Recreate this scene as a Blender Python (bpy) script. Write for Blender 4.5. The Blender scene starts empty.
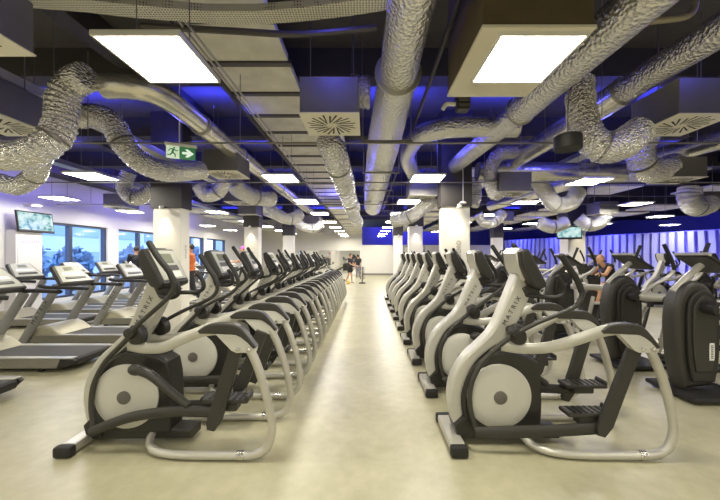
import bpy, bmesh, math, random
from mathutils import Vector, Matrix
random.seed(7)
S = bpy.context.scene
COL = S.collection
F, VX, VY, CAM = 320.0, 366.0, 255.0, 1.65      # focal length in pixels, vanishing point, eye height

def at(px, py, Y):
    return (((px - VX) * Y / F), Y, CAM + (VY - py) * Y / F)
def R(a): return math.radians(a)

# ------------------------------------------------------------------ materials
def nmat(name):
    m = bpy.data.materials.new(name); m.use_nodes = True
    return m, m.node_tree.nodes, m.node_tree.links, m.node_tree.nodes['Principled BSDF']
def mat(name, col, rough=0.5, metal=0.0, spec=0.5, noise=0.0, nscale=12.0, bump=0.0, bscale=60.0, coat=0.0):
    m, N, L, b = nmat(name)
    b.inputs['Base Color'].default_value = (*col, 1)
    b.inputs['Roughness'].default_value = rough
    b.inputs['Metallic'].default_value = metal
    b.inputs['Specular IOR Level'].default_value = spec
    b.inputs['Coat Weight'].default_value = coat
    tc = N.new('ShaderNodeTexCoord')
    if noise > 0:
        n = N.new('ShaderNodeTexNoise'); n.inputs['Scale'].default_value = nscale; n.inputs['Detail'].default_value = 5
        L.new(tc.outputs['Object'], n.inputs['Vector'])
        mx = N.new('ShaderNodeMix'); mx.data_type = 'RGBA'
        mx.inputs['A'].default_value = (*[c * (1 - noise) for c in col], 1)
        mx.inputs['B'].default_value = (*[min(1, c * (1 + noise)) for c in col], 1)
        L.new(n.outputs['Fac'], mx.inputs['Factor']); L.new(mx.outputs['Result'], b.inputs['Base Color'])
    if bump > 0:
        n2 = N.new('ShaderNodeTexNoise'); n2.inputs['Scale'].default_value = bscale; n2.inputs['Detail'].default_value = 3
        L.new(tc.outputs['Object'], n2.inputs['Vector'])
        bp = N.new('ShaderNodeBump'); bp.inputs['Strength'].default_value = bump; bp.inputs['Distance'].default_value = 0.02
        L.new(n2.outputs['Fac'], bp.inputs['Height']); L.new(bp.outputs['Normal'], b.inputs['Normal'])
    return m
def emit(name, col, strength):
    m, N, L, b = nmat(name)
    b.inputs['Base Color'].default_value = (*col, 1)
    b.inputs['Emission Color'].default_value = (*col, 1)
    b.inputs['Emission Strength'].default_value = strength
    return m

M = {}
M['champagne'] = mat('champagne_paint', (.50, .485, .42), .36, .15, noise=.04, nscale=4, coat=.2)
M['silver'] = mat('silver_tube_paint', (.52, .50, .43), .32, .4, noise=.04)
M['bracket'] = mat('bracket_plate', (.62, .61, .55), .4, .2, noise=.03)
M['disc'] = mat('pale_disc_plastic', (.57, .555, .485), .42, 0, noise=.03)
M['black'] = mat('black_plastic', (.020, .018, .015), .42, 0, noise=.15, nscale=20)
M['charcoal'] = mat('charcoal_plastic', (.034, .031, .025), .46, 0, noise=.12, nscale=20)
M['rubber'] = mat('black_rubber', (.014, .013, .011), .62, 0, noise=.2, nscale=40)
M['hub'] = mat('hub_grey', (.12, .11, .095), .5)
M['screen_grey'] = mat('console_face', (.36, .36, .30), .4, noise=.05)
M['lcd'] = mat('lcd_glass', (.20, .21, .15), .15)
M['key'] = mat('console_keys', (.68, .68, .62), .45)
M['bolt'] = mat('bolt_steel', (.62, .60, .55), .25, .9)
M['ink'] = mat('dark_lettering', (.06, .055, .05), .5)
M['tread_grey'] = mat('treadmill_grey_paint', (.27, .27, .255), .4, .35, noise=.05)
M['tread_skirt'] = mat('treadmill_skirt', (.24, .23, .19), .42, .3, noise=.05)
M['tread_rail'] = mat('treadmill_foot_rail', (.45, .43, .37), .35, .5, noise=.05)
M['belt'] = mat('running_belt', (.055, .052, .045), .7, noise=.25, nscale=60)
M['cover'] = mat('motor_cover_beige', (.47, .44, .32), .4, .1, noise=.05)
M['white_wall'] = mat('white_wall_paint', (.80, .79, .77), .6, noise=.02, nscale=3)
M['column'] = mat('column_white_paint', (.82, .79, .70), .55, noise=.02, nscale=3)
M['partition'] = mat('partition_paint', (.80, .77, .68), .55, noise=.02, nscale=3)
M['blue_wall'] = mat('blue_violet_paint', (.24, .21, .72), .6, noise=.05)
M['dark_box'] = mat('column_cladding', (.045, .04, .038), .55, noise=.1)
M['slab'] = mat('dark_ceiling_slab', (.085, .078, .075), .8, noise=.25, nscale=3)
M['beam'] = mat('dark_ceiling_beam', (.048, .043, .040), .7, noise=.2, nscale=4)
M['baseboard'] = mat('baseboard_grey', (.25, .23, .2), .6)
M['frame_dark'] = mat('window_frame_dark', (.06, .075, .12), .4, .3)
M['box_metal'] = mat('plenum_sheet_metal', (.25, .24, .22), .42, .6, noise=.12, nscale=5)
M['diffuser'] = mat('diffuser_plate_white', (.82, .79, .68), .5, noise=.03)
M['slot'] = mat('diffuser_slot_black', (.02, .02, .018), .7)
M['steel'] = mat('galvanised_steel', (.42, .41, .38), .38, .8, noise=.15, nscale=8)
M['pipe'] = mat('painted_pipe', (.35, .31, .24), .5, .4, noise=.1)
M['conduit'] = mat('dark_conduit', (.10, .09, .08), .5, .5)
M['rod'] = mat('hanger_rod', (.24, .23, .21), .45, .7)
M['white_plastic'] = mat('white_plastic', (.75, .74, .70), .45)
M['soffit'] = mat('beige_soffit', (.74, .70, .58), .6, noise=.06, nscale=5)
M['soffit_side'] = mat('brown_board', (.10, .075, .04), .7, noise=.2, nscale=6)
M['mirror'] = mat('mirror_glass', (.82, .82, .78), .04, 1.0)
M['skin'] = mat('skin', (.62, .36, .22), .5, noise=.05)
M['skin_tan'] = mat('skin_tanned', (.60, .32, .17), .5, noise=.05)
M['hair'] = mat('dark_hair', (.035, .022, .015), .6, noise=.3, nscale=60)
M['cloth_black'] = mat('black_cloth', (.022, .022, .025), .8, noise=.2, nscale=30)
M['cloth_grey'] = mat('grey_cloth', (.22, .20, .22), .8, noise=.2, nscale=30)
M['cloth_orange'] = mat('orange_cloth', (.75, .20, .05), .8, noise=.1, nscale=30)
M['cloth_pink'] = mat('pink_cloth', (.80, .16, .50), .8, noise=.1, nscale=30)
M['cloth_white'] = mat('pale_cloth', (.6, .6, .6), .8, noise=.1, nscale=30)
M['shoe'] = mat('shoe_white', (.6, .58, .55), .6)
M['panel_light'] = emit('light_diffuser', (1.0, .955, .82), 27.0)
M['lamp_lens'] = emit('spot_lens', (1.0, .93, .75), 25.0)
M['lamp_soft'] = emit('soft_lamp_glass', (1.0, .97, 1.0), 4.0)
M['led_blue'] = emit('blue_led', (.05, .05, 1.0), 14.0)
M['exit_pale'] = emit('exit_sign_pale', (.72, .86, .66), .2)
M['exit_green'] = emit('exit_sign_green', (.035, .19, .065), .2)
M['exit_white'] = emit('exit_sign_arrow', (.78, .92, .76), .3)
M['black_speaker'] = mat('black_speaker', (.012, .011, .010), .6)
M['red'] = mat('red_plastic', (.6, .06, .04), .5)
M['yellow'] = mat('yellow_plastic', (.8, .55, .08), .5)
M['lavender'] = mat('lavender_print', (.45, .42, .62), .6)
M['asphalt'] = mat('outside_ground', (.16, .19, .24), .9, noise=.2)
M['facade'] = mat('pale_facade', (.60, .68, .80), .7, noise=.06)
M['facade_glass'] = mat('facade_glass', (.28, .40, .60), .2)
M['tree'] = mat('hazed_tree_leaves', (.16, .27, .42), .9, noise=.4, nscale=8)  # blue haze seen through the glass is mixed into the leaf colour

def foil(name, col, rough, bump, ring=0.0, crinkle=18.0):
    m, N, L, b = nmat(name)
    tc = N.new('ShaderNodeTexCoord')
    n = N.new('ShaderNodeTexNoise'); n.inputs['Scale'].default_value = crinkle; n.inputs['Detail'].default_value = 6; n.inputs['Roughness'].default_value = .65
    v = N.new('ShaderNodeTexVoronoi'); v.inputs['Scale'].default_value = crinkle * 1.6
    L.new(tc.outputs['Object'], n.inputs['Vector']); L.new(tc.outputs['Object'], v.inputs['Vector'])
    mx = N.new('ShaderNodeMix'); mx.data_type = 'RGBA'
    mx.inputs['A'].default_value = (*[c * .78 for c in col], 1); mx.inputs['B'].default_value = (*[min(1, c * 1.2) for c in col], 1)
    L.new(n.outputs['Fac'], mx.inputs['Factor']); L.new(mx.outputs['Result'], b.inputs['Base Color'])
    ad = N.new('ShaderNodeMath'); ad.operation = 'ADD'
    L.new(n.outputs['Fac'], ad.inputs[0]); L.new(v.outputs['Distance'], ad.inputs[1])
    bp = N.new('ShaderNodeBump'); bp.inputs['Strength'].default_value = bump; bp.inputs['Distance'].default_value = .03
    L.new(ad.outputs[0], bp.inputs['Height']); L.new(bp.outputs['Normal'], b.inputs['Normal'])
    b.inputs['Metallic'].default_value = .88; b.inputs['Roughness'].default_value = rough
    return m
M['foil'] = foil('duct_insulation_foil', (.93, .91, .83), .24, .6, crinkle=20)
M['hose'] = foil('flexible_duct_foil', (.92, .90, .82), .22, .8, crinkle=24)
M['spiral'] = foil('spiral_duct_metal', (.78, .76, .69), .26, .15, crinkle=6)

def perforated():
    m, N, L, b = nmat('perforated_tray_metal')
    tc = N.new('ShaderNodeTexCoord')
    v = N.new('ShaderNodeTexVoronoi'); v.inputs['Scale'].default_value = 42; v.inputs['Randomness'].default_value = .15
    L.new(tc.outputs['Object'], v.inputs['Vector'])
    r = N.new('ShaderNodeValToRGB'); r.color_ramp.elements[0].position = .22; r.color_ramp.elements[0].color = (.05, .045, .04, 1)
    r.color_ramp.elements[1].position = .3; r.color_ramp.elements[1].color = (.68, .66, .58, 1)
    L.new(v.outputs['Distance'], r.inputs['Fac']); L.new(r.outputs['Color'], b.inputs['Base Color'])
    b.inputs['Metallic'].default_value = .5; b.inputs['Roughness'].default_value = .45
    return m
M['perf'] = perforated()

def acoustic():
    m, N, L, b = nmat('grey_acoustic_board')
    tc = N.new('ShaderNodeTexCoord'); n = N.new('ShaderNodeTexNoise'); n.inputs['Scale'].default_value = 3; n.inputs['Detail'].default_value = 8
    L.new(tc.outputs['Object'], n.inputs['Vector'])
    r = N.new('ShaderNodeValToRGB'); r.color_ramp.elements[0].position = .3; r.color_ramp.elements[0].color = (.60, .58, .50, 1)
    r.color_ramp.elements[1].position = .7; r.color_ramp.elements[1].color = (.80, .78, .70, 1)
    L.new(n.outputs['Fac'], r.inputs['Fac']); L.new(r.outputs['Color'], b.inputs['Base Color']); b.inputs['Roughness'].default_value = .8
    return m
M['acoustic'] = acoustic()

def floor_mat():
    m, N, L, b = nmat('beige_vinyl_floor')
    tc = N.new('ShaderNodeTexCoord'); mp = N.new('ShaderNodeMapping'); mp.inputs['Scale'].default_value = (1.0, 1.0, 1)
    L.new(tc.outputs['Object'], mp.inputs['Vector'])
    n1 = N.new('ShaderNodeTexNoise'); n1.inputs['Scale'].default_value = 1.6; n1.inputs['Detail'].default_value = 8; n1.inputs['Roughness'].default_value = .62
    n2 = N.new('ShaderNodeTexNoise'); n2.inputs['Scale'].default_value = 9; n2.inputs['Detail'].default_value = 6
    L.new(mp.outputs[0], n1.inputs['Vector']); L.new(mp.outputs[0], n2.inputs['Vector'])
    r = N.new('ShaderNodeValToRGB')
    r.color_ramp.elements[0].position = .32; r.color_ramp.elements[0].color = (.335, .31, .195, 1)
    r.color_ramp.elements[1].position = .66; r.color_ramp.elements[1].color = (.475, .445, .30, 1)
    mx = N.new('ShaderNodeMix'); mx.data_type = 'FLOAT'; mx.inputs['Factor'].default_value = .35
    L.new(n1.outputs['Fac'], mx.inputs['A']); L.new(n2.outputs['Fac'], mx.inputs['B'])
    L.new(mx.outputs['Result'], r.inputs['Fac']); L.new(r.outputs['Color'], b.inputs['Base Color'])
    b.inputs['Roughness'].default_value = .34; b.inputs['Specular IOR Level'].default_value = .45
    return m
M['floor'] = floor_mat()

def glass_mat():
    m = bpy.data.materials.new('window_glass'); m.use_nodes = True
    N, L = m.node_tree.nodes, m.node_tree.links
    N.remove(N['Principled BSDF']); out = N['Material Output']
    t = N.new('ShaderNodeBsdfTransparent'); t.inputs[0].default_value = (.86, .91, 1, 1)
    g = N.new('ShaderNodeBsdfGlossy'); g.inputs['Roughness'].default_value = .06
    lw = N.new('ShaderNodeLayerWeight'); lw.inputs[0].default_value = .5
    pw = N.new('ShaderNodeMath'); pw.operation = 'POWER'; pw.inputs[1].default_value = 4
    ad = N.new('ShaderNodeMath'); ad.operation = 'MULTIPLY_ADD'; ad.inputs[1].default_value = .6; ad.inputs[2].default_value = .05
    L.new(lw.outputs['Facing'], pw.inputs[0]); L.new(pw.outputs[0], ad.inputs[0])
    mx = N.new('ShaderNodeMixShader'); L.new(ad.outputs[0], mx.inputs[0]); L.new(t.outputs[0], mx.inputs[1]); L.new(g.outputs[0], mx.inputs[2])
    L.new(mx.outputs[0], out.inputs[0])
    return m
M['glass'] = glass_mat()

def tv_mat():
    m, N, L, b = nmat('television_picture')
    tc = N.new('ShaderNodeTexCoord'); n = N.new('ShaderNodeTexNoise'); n.inputs['Scale'].default_value = 7; n.inputs['Detail'].default_value = 5
    L.new(tc.outputs['Object'], n.inputs['Vector'])
    r = N.new('ShaderNodeValToRGB'); e = r.color_ramp.elements
    e[0].position = .36; e[0].color = (.10, .30, .34, 1); e[1].position = .60; e[1].color = (.80, .98, .95, 1)
    x = e.new(.46); x.color = (.45, .78, .76, 1)
    L.new(n.outputs['Fac'], r.inputs['Fac']); L.new(r.outputs['Color'], b.inputs['Emission Color']); b.inputs['Emission Strength'].default_value = .42
    b.inputs['Base Color'].default_value = (.02, .02, .02, 1); b.inputs['Roughness'].default_value = .2
    return m
M['tv'] = tv_mat()

# ------------------------------------------------------------------ mesh helpers
class G:
    def __init__(s): s.v = []; s.f = []
    def add(s, vs, fs, xf=None):
        o = len(s.v)
        s.v += [tuple(xf @ Vector(p)) if xf else tuple(p) for p in vs]
        s.f += [tuple(i + o for i in f) for f in fs]; return s
    def bm(s, b, xf=None):
        b.verts.ensure_lookup_table(); b.verts.index_update()
        s.add([v.co[:] for v in b.verts], [[v.index for v in f.verts] for f in b.faces], xf); b.free(); return s
    def box(s, c, d, bev=0.0, xf=None, seg=1):
        b = bmesh.new(); bmesh.ops.create_cube(b, size=1)
        for v in b.verts: v.co = Vector((v.co.x * d[0], v.co.y * d[1], v.co.z * d[2])) + Vector(c)
        if bev: bmesh.ops.bevel(b, geom=b.edges[:], offset=bev, segments=seg, affect='EDGES', profile=.6)
        return s.bm(b, xf)
    def bx(s, x0, x1, y0, y1, z0, z1, bev=0.0, seg=1):
        return s.box(((x0+x1)/2, (y0+y1)/2, (z0+z1)/2), (abs(x1-x0), abs(y1-y0), abs(z1-z0)), bev, None, seg)
    def prism(s, poly, y0, y1, bev=0.0, seg=2, xf=None):
        b = bmesh.new()
        a = [b.verts.new((x, y0, z)) for x, z in poly]
        f = b.faces.new(a)
        r = bmesh.ops.extrude_face_region(b, geom=[f])
        for e in r['geom']:
            if isinstance(e, bmesh.types.BMVert): e.co.y = y1
        bmesh.ops.recalc_face_normals(b, faces=b.faces[:])
        if bev:
            es = [e for e in b.edges if (abs(e.verts[0].co.y - y0) < 1e-6 and abs(e.verts[1].co.y - y0) < 1e-6) or (abs(e.verts[0].co.y - y1) < 1e-6 and abs(e.verts[1].co.y - y1) < 1e-6)]
            bmesh.ops.bevel(b, geom=es, offset=bev, segments=seg, affect='EDGES', profile=.5)
        return s.bm(b, xf)
    def tube(s, pts, r, n=10, sub=6, smooth=True, flat=None, up=None, caps=True, ripple=0.0, pitch=.04):
        pts = [Vector(p) for p in pts]
        rs = r if isinstance(r, (list, tuple)) else [r] * len(pts)
        P, RR = [], []
        if smooth and len(pts) > 2:
            for i in range(len(pts) - 1):
                p0 = pts[max(i-1, 0)]; p1 = pts[i]; p2 = pts[i+1]; p3 = pts[min(i+2, len(pts)-1)]
                k = sub
                if ripple: k = max(6, int((p2 - p1).length / pitch * 2))
                for j in range(k):
                    t = j / k
                    P.append(.5 * ((2*p1) + (p2-p0)*t + (2*p0-5*p1+4*p2-p3)*t*t + (3*p1-p0-3*p2+p3)*t**3)); RR.append(rs[i] + (rs[i+1]-rs[i])*t)
            P.append(pts[-1]); RR.append(rs[-1])
        elif ripple or sub > 900:
            for i in range(len(pts)-1):
                k = max(6, int((pts[i+1]-pts[i]).length / pitch * 2))
                for j in range(k):
                    t = j/k; P.append(pts[i].lerp(pts[i+1], t)); RR.append(rs[i] + (rs[i+1]-rs[i])*t)
            P.append(pts[-1]); RR.append(rs[-1])
        else: P, RR = pts, list(rs)
        if ripple: RR = [q * (1 + (ripple if i % 2 else -ripple) + random.uniform(-ripple, ripple) * .6) for i, q in enumerate(RR)]
        T = [(P[min(i+1, len(P)-1)] - P[max(i-1, 0)]).normalized() for i in range(len(P))]
        u = Vector(up) if up else (Vector((0, 0, 1)) if abs(T[0].z) < .9 else Vector((0, 1, 0)))
        u = (u - T[0] * u.dot(T[0])).normalized()
        vs, fs = [], []
        fa, fb = flat if flat else (1, 1)
        for i, p in enumerate(P):
            if up: u = Vector(up)
            u = (u - T[i] * u.dot(T[i])).normalized(); w = T[i].cross(u)
            for k in range(n):
                a = 2 * math.pi * (k + .5) / n
                ca, sa = math.cos(a), math.sin(a)
                if flat and len(flat) == 2 and n == 4: pass
                vs.append(p + u * (ca * RR[i] * fa) + w * (sa * RR[i] * fb))
        for i in range(len(P) - 1):
            for k in range(n):
                fs.append((i*n+k, i*n+(k+1) % n, (i+1)*n+(k+1) % n, (i+1)*n+k))
        if caps:
            fs.append(tuple(range(n-1, -1, -1))); fs.append(tuple((len(P)-1)*n + k for k in range(n)))
        return s.add(vs, fs)
    def lathe(s, prof, n=24, xf=None):
        vs, fs = [], []
        m = len(prof)
        for k in range(n):
            a = 2*math.pi*k/n
            for r, z in prof: vs.append((r*math.cos(a), r*math.sin(a), z))
        for k in range(n):
            for j in range(m-1):
                a, b = k*m+j, ((k+1) % n)*m+j
                fs.append((a, b, b+1, a+1))
        if prof[0][0] > 1e-4: fs.append(tuple(k*m for k in range(n-1, -1, -1)))
        if prof[-1][0] > 1e-4: fs.append(tuple(k*m+m-1 for k in range(n)))
        return s.add(vs, fs, xf)
    def ball(s, c, r, n=16, xf=None):
        b = bmesh.new(); bmesh.ops.create_uvsphere(b, u_segments=n, v_segments=n//2+2, radius=1)
        rr = r if isinstance(r, (tuple, list)) else (r, r, r)
        for v in b.verts: v.co = Vector((v.co.x*rr[0], v.co.y*rr[1], v.co.z*rr[2])) + Vector(c)
        return s.bm(b, xf)
    def mesh(s, name, m, ang=38):
        me = bpy.data.meshes.new(name); me.from_pydata(s.v, [], s.f); me.validate(); me.update()
        me.materials.append(m)
        b = bmesh.new(); b.from_mesh(me); bmesh.ops.recalc_face_normals(b, faces=b.faces[:]); b.to_mesh(me); b.free()
        me.polygons.foreach_set('use_smooth', [True] * len(me.polygons))
        me.set_sharp_from_angle(angle=R(ang))
        at_ = me.attributes.get('sharp_edge') or me.attributes.new('sharp_edge', 'BOOLEAN', 'EDGE')
        b = bmesh.new(); b.from_mesh(me); b.edges.ensure_lookup_table()
        for e in b.edges:
            if len(e.link_faces) == 2:
                f1, f2 = e.link_faces; a1, a2 = f1.calc_area(), f2.calc_area()
                if max(a1, a2) > 5 * min(a1, a2) and f1.normal.dot(f2.normal) < .985: at_.data[e.index].value = True
        b.free()
        return me
    def build(s, name, m, parent=None, ang=38, label=None):
        o = bpy.data.objects.new(name, s.mesh(name, m, ang)); COL.objects.link(o)
        if parent: o.parent = parent
        if label: o['label'] = label
        return o
YAX = Matrix.Rotation(R(-90), 4, 'X')      # lathe axis z -> +y
def along_y(c, flip=False):
    return Matrix.Translation(Vector(c)) @ (Matrix.Rotation(R(90), 4, 'X') if flip else Matrix.Rotation(R(-90), 4, 'X'))
def smooth_poly(pts, k=4, closed=False):
    out = []; P = [Vector((x, 0, z)) for x, z in pts]
    for i in range(len(P)-1):
        p0 = P[max(i-1, 0)]; p1 = P[i]; p2 = P[i+1]; p3 = P[min(i+2, len(P)-1)]
        for j in range(k):
            t = j/k; q = .5*((2*p1)+(p2-p0)*t+(2*p0-5*p1+4*p2-p3)*t*t+(3*p1-p0-3*p2+p3)*t**3); out.append((q.x, q.z))
    out.append((P[-1].x, P[-1].z)); return out

def thing(name, label, cat, loc=(0, 0, 0), rz=0, group=None):
    o = bpy.data.objects.new(name, None); COL.objects.link(o)
    o.location = loc; o.rotation_euler = (0, 0, rz); o.empty_display_size = .1
    return tag(o, label, cat, group)
def tag(o, label, cat, group=None):
    o['label'] = label; o['category'] = cat
    if group: o['group'] = group
    return o
def struct(o): o['kind'] = 'structure'; return o
def kids(o): return [c for c in COL.objects if c.parent == o]
KID = {}
def copy_tree(o, parent=None, tree=None):
    c = o.copy(); COL.objects.link(c)
    if parent: c.parent = parent
    for ch in (KID.setdefault(o.name, kids(o))): copy_tree(ch, c)
    return c
def dup(o, loc, rz=0, label=None, group=None):
    c = copy_tree(o); c.location = loc; c.rotation_euler = (0, 0, rz)
    if label: c['label'] = label
    if group: c['group'] = group
    return c
def text_g(txt, size, spacing=1.2, depth=.002):
    cu = bpy.data.curves.new('t', 'FONT'); cu.body = txt; cu.size = size; cu.space_character = spacing; cu.extrude = depth; cu.align_x = 'LEFT'
    o = bpy.data.objects.new('t', cu); COL.objects.link(o)
    me = bpy.data.meshes.new_from_object(o.evaluated_get(bpy.context.evaluated_depsgraph_get()))
    bpy.data.objects.remove(o)
    vs = [v.co.copy() for v in me.vertices]; fs = [tuple(p.vertices) for p in me.polygons]
    return vs, fs
ORD = ['nearest', 'second', 'third', 'fourth', 'fifth', 'sixth', 'seventh', 'eighth', 'ninth', 'tenth', 'eleventh', 'twelfth']

# ------------------------------------------------------------------ setting
def quad(name, pts, m):
    return struct(G().add(pts, [tuple(range(len(pts)))]).build(name, m))
XL, YB, ZC = -9.2, 26.4, 4.6
struct(G().bx(XL-.3, 22, -11, 36, -.1, 0).build('floor', M['floor']))
struct(G().bx(XL-.3, 22, -11, 36, ZC, ZC+.15).build('ceiling', M['slab']))
# left wall with four window openings
wins = [(8.85, 11.4), (11.9, 14.4), (15.7, 18.2), (18.5, 21.0)]
z0, z1 = .35, 2.62
g = G(); y = -11
for a, b in wins:
    g.bx(XL-.3, XL, y, a, 0, ZC); g.bx(XL-.3, XL, a, b, 0, z0); g.bx(XL-.3, XL, a, b, z1, ZC); y = b
g.bx(XL-.3, XL, y, 36, 0, ZC)
struct(g.build('wall_left', M['white_wall']))
for i, (a, b) in enumerate(wins):
    m_ = (a+b)/2 - .08
    w = G()
    t = .07
    w.bx(XL-.2, XL-.06, a, b, z0, z0+t).bx(XL-.2, XL-.06, a, b, z1-t, z1).bx(XL-.2, XL-.06, a, a+t, z0+t, z1-t).bx(XL-.2, XL-.06, b-t, b, z0+t, z1-t).bx(XL-.2, XL-.06, m_-.05, m_+.05, z0+t, z1-t)
    fo = struct(w.build('window_%d' % (i+1), M['frame_dark']))
    G().bx(XL-.135, XL-.125, a+t, m_-.05, z0+t, z1-t).bx(XL-.135, XL-.125, m_+.05, b-t, z0+t, z1-t).build('pane', M['glass'], fo)
struct(G().bx(XL, XL+.55, -11, 36, 3.93, ZC).build('trim_1', M['beam']))
# back: mirror wall on the left, low white partition, violet wall behind
struct(G().bx(XL, -.33, YB, YB+.2, 0, ZC).build('wall_back', M['partition']))
struct(G().bx(-5.6, -.5, YB-.02, YB-.002, .12, 2.02).build('trim_2', M['mirror']))
struct(G().bx(-.33, 11.2, YB, YB+.15, 0, 2.47).build('wall_partition', M['partition']))
struct(G().bx(-.33, 11.2, YB-.03, YB-.001, 0, .14).build('baseboard_back', M['baseboard']))
struct(G().bx(-.5, 22, 34, 34.2, 0, ZC).build('wall_far', M['blue_wall']))
struct(G().bx(XL-.3, 22, -11, -10.8, 0, ZC).build('wall_front', M['white_wall']))
struct(G().bx(21.8, 22, -11, 36, 0, ZC).build('wall_far_right', M['blue_wall']))
# right: white wave fins on a violet wall
def wave_wall():
    P = [Vector((19.5, 8.5, 0)), Vector((16.5, 14.5, 0)), Vector((11.3, 26.0, 0))]
    back = G(); fins = G(); H = 2.85
    for a, b in ((P[0], P[1]), (P[1], P[2])):
        d = (b-a).normalized(); n = Vector((-d.y, d.x, 0)); L_ = (b-a).length
        if n.x > 0: n = -n
        q = [a - n*.12, b - n*.12, b - n*.02, a - n*.02]
        back.add([p + Vector((0, 0, z)) for z in (0, H) for p in q], [(0,1,2,3), (7,6,5,4), (0,4,5,1), (1,5,6,2), (2,6,7,3), (3,7,4,0)])
        k = int(L_/.36)
        for i in range(k):
            c = a + d*((i+.5)*L_/k)
            vs, fs = [], []
            nz = 14
            for j in range(nz+1):
                z = H*j/nz*.985
                off = .015*math.sin(z*2.6 + i*.55); dep = .16 + .05*math.sin(z*2.1 + i*.4)
                for (s_, t_) in ((-.11, 0), (.11, 0), (.11, 1), (-.11, 1)):
                    p = c + d*(off + s_) + n*(t_*dep); vs.append((p.x, p.y, z))
            for j in range(nz):
                for e in range(4):
                    fs.append((j*4+e, j*4+(e+1) % 4, (j+1)*4+(e+1) % 4, (j+1)*4+e))
            fs += [(3, 2, 1, 0), tuple(nz*4+e for e in range(4))]
            fins.add(vs, fs)
    w = struct(back.build('wall_right', M['blue_wall']))
    M['fin'] = mat('blue_lit_white_fin', (.42, .43, .66), .5)  # white fins, with the blue light on them tinted into the base colour
    fo = fins.build('wave_fins', M['fin'], w)
    return P
WP = wave_wall()
# ceiling beams, grey acoustic boards, boxed soffit
n_ = 3
for i, y in enumerate([1.0, 2.95, 4.7, 7.0, 9.3, 11.6, 13.9, 16.2, 18.5, 20.8, 23.1]):
    struct(G().bx(XL, 21.8, y-.14, y+.14, 4.2, ZC).build('trim_%d' % n_, M['beam'])); n_ += 1
for i, x in enumerate([-6.5, -3.4, 6.2, 10.2]):
    struct(G().bx(x-.12, x+.12, -10.8, 34, 4.3, ZC).build('trim_%d' % n_, M['beam'])); n_ += 1
g = G(); y = 2.55
while y < 26:
    w = -.95 if y < 5.4 else -.45
    g.bx(-1.95, w, y, y+.62, 4.02, 4.10, .006)
    y += .74
b_ = struct(g.build('ceiling_boards', M['acoustic']))
g = G(); y = 2.5
while y < 26:
    w = -.95 if y < 5.4 else -.45
    g.bx(-1.98, w+.03, y-.06, y+.02, 4.0, 4.05); y += .74
g.bx(-2.0, -1.95, 2.4, 26, 3.97, 4.12)
g.build('board_carrier', M['conduit'], b_)
# grey boards over the far middle and right
g = G(); y = 8.6
while y < 25.5:
    for x0 in (2.35, 7.7, 11.6) + ((4.6,) if y > 15 else ()): g.bx(x0, x0+1.6, y, y+1.5, 3.62 if y > 12 else 3.95, 3.68 if y > 12 else 4.01, .006)
    for x0 in (-1.3, -4.6, -7.5):
        if y > 12: g.bx(x0-.2, x0+1.0, y, y+1.5, 3.5, 3.56, .006)
    y += 2.1
struct(g.build('ceiling_rafts', M['acoustic']))
so = struct(G().bx(.77, 1.50, 2.10, 3.0, 3.16, 4.5, .004).build('ceiling_soffit', M['soffit_side']))
G().bx(.76, 1.51, 2.09, 3.01, 3.135, 3.158, .003).build('soffit_board', M['soffit'], so)

# ------------------------------------------------------------------ columns
def column(i, x0, x1, y0, d, ztop, txt=None):
    c = struct(G().bx(x0, x1, y0, y0+d, 0, ztop, .008).build('trim_column_%d' % i, M['column']))
    G().bx(x0-.03, x1+.03, y0-.03, y0+d+.03, ztop, ZC).build('column_cladding', M['dark_box'], c)
    return c
cA = column(1, 1.56, 2.12, 6.52, .32, 2.64)
column(2, 1.48, 1.95, 11.02, .34, 2.64); column(3, 1.35, 1.78, 15.6, .4, 2.6)
cL = column(4, -4.39, -3.82, 6.6, .33, 2.62)
column(5, -4.2, -3.72, 11.05, .36, 2.62); column(6, -4.05, -3.55, 15.6, .4, 2.6)
column(7, 6.95, 7.55, 11.0, .5, 2.66); column(8, 7.0, 7.5, 17.5, .5, 2.6)
def vtext(txt, size, m, parent, base, right, upv, name='lettering', sp=1.2):
    vs, fs = text_g(txt, size, sp)
    rv, uv = Vector(right), Vector(upv); nv = rv.cross(uv)
    return G().add([Vector(base) + rv*v.x + uv*v.y + nv*v.z for v in vs], fs).build(name, m, parent)
M['faint'] = mat('faint_lettering', (.42, .39, .35), .6)
vtext('STUDIO', .13, M['faint'], cA, (1.93, 6.515, 1.42), (0, 0, 1), (-1, 0, 0))
vtext('STUDIO', .07, M['faint'], cL, (-3.815, 6.80, 1.58), (0, 0, 1), (0, -1, 0))
# downlights on the columns
def spot(x, y, z, label, tilt=8, power=30):
    t = thing('spot_lamp', label, 'lamp', (x, y, z), 0, 'column spot lamps')
    G().lathe([(.03, .07), (.045, .06), (.05, 0), (.042, -.004)], 16).build('lamp_can', M['white_plastic'], t)
    G().lathe([(.0, -.001), (.038, -.001)], 16).build('lens', M['lamp_lens'], t)
    G().bx(-.012, .012, 0, .11, .05, .07).build('bracket', M['rod'], t)
    l = bpy.data.lights.new('spot_light', 'SPOT'); l.energy = power*.35; l.color = (1, .92, .72); l.spot_size = R(62); l.spot_blend = .9; l.shadow_soft_size = .03
    lo = bpy.data.objects.new('spot_light', l); COL.objects.link(lo); lo.location = (x, y, z-.012); lo.rotation_euler = (R(tilt), 0, 0)
spot(1.87, 6.40, 2.60, 'small white spot lamp at the top of the wide white column right of the aisle', 10, 45)
spot(1.72, 10.88, 2.60, 'small spot lamp on the middle white column right of the aisle', 10, 40)
spot(1.57, 15.46, 2.56, 'small spot lamp on the farthest narrow column right of the aisle', 10, 40)
spot(-4.14, 6.48, 2.58, 'small spot lamp on the large white column left, behind the console', 10, 40)
spot(-3.96, 10.92, 2.58, 'small spot lamp on the second white column left of the aisle', 10, 40)
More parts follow.
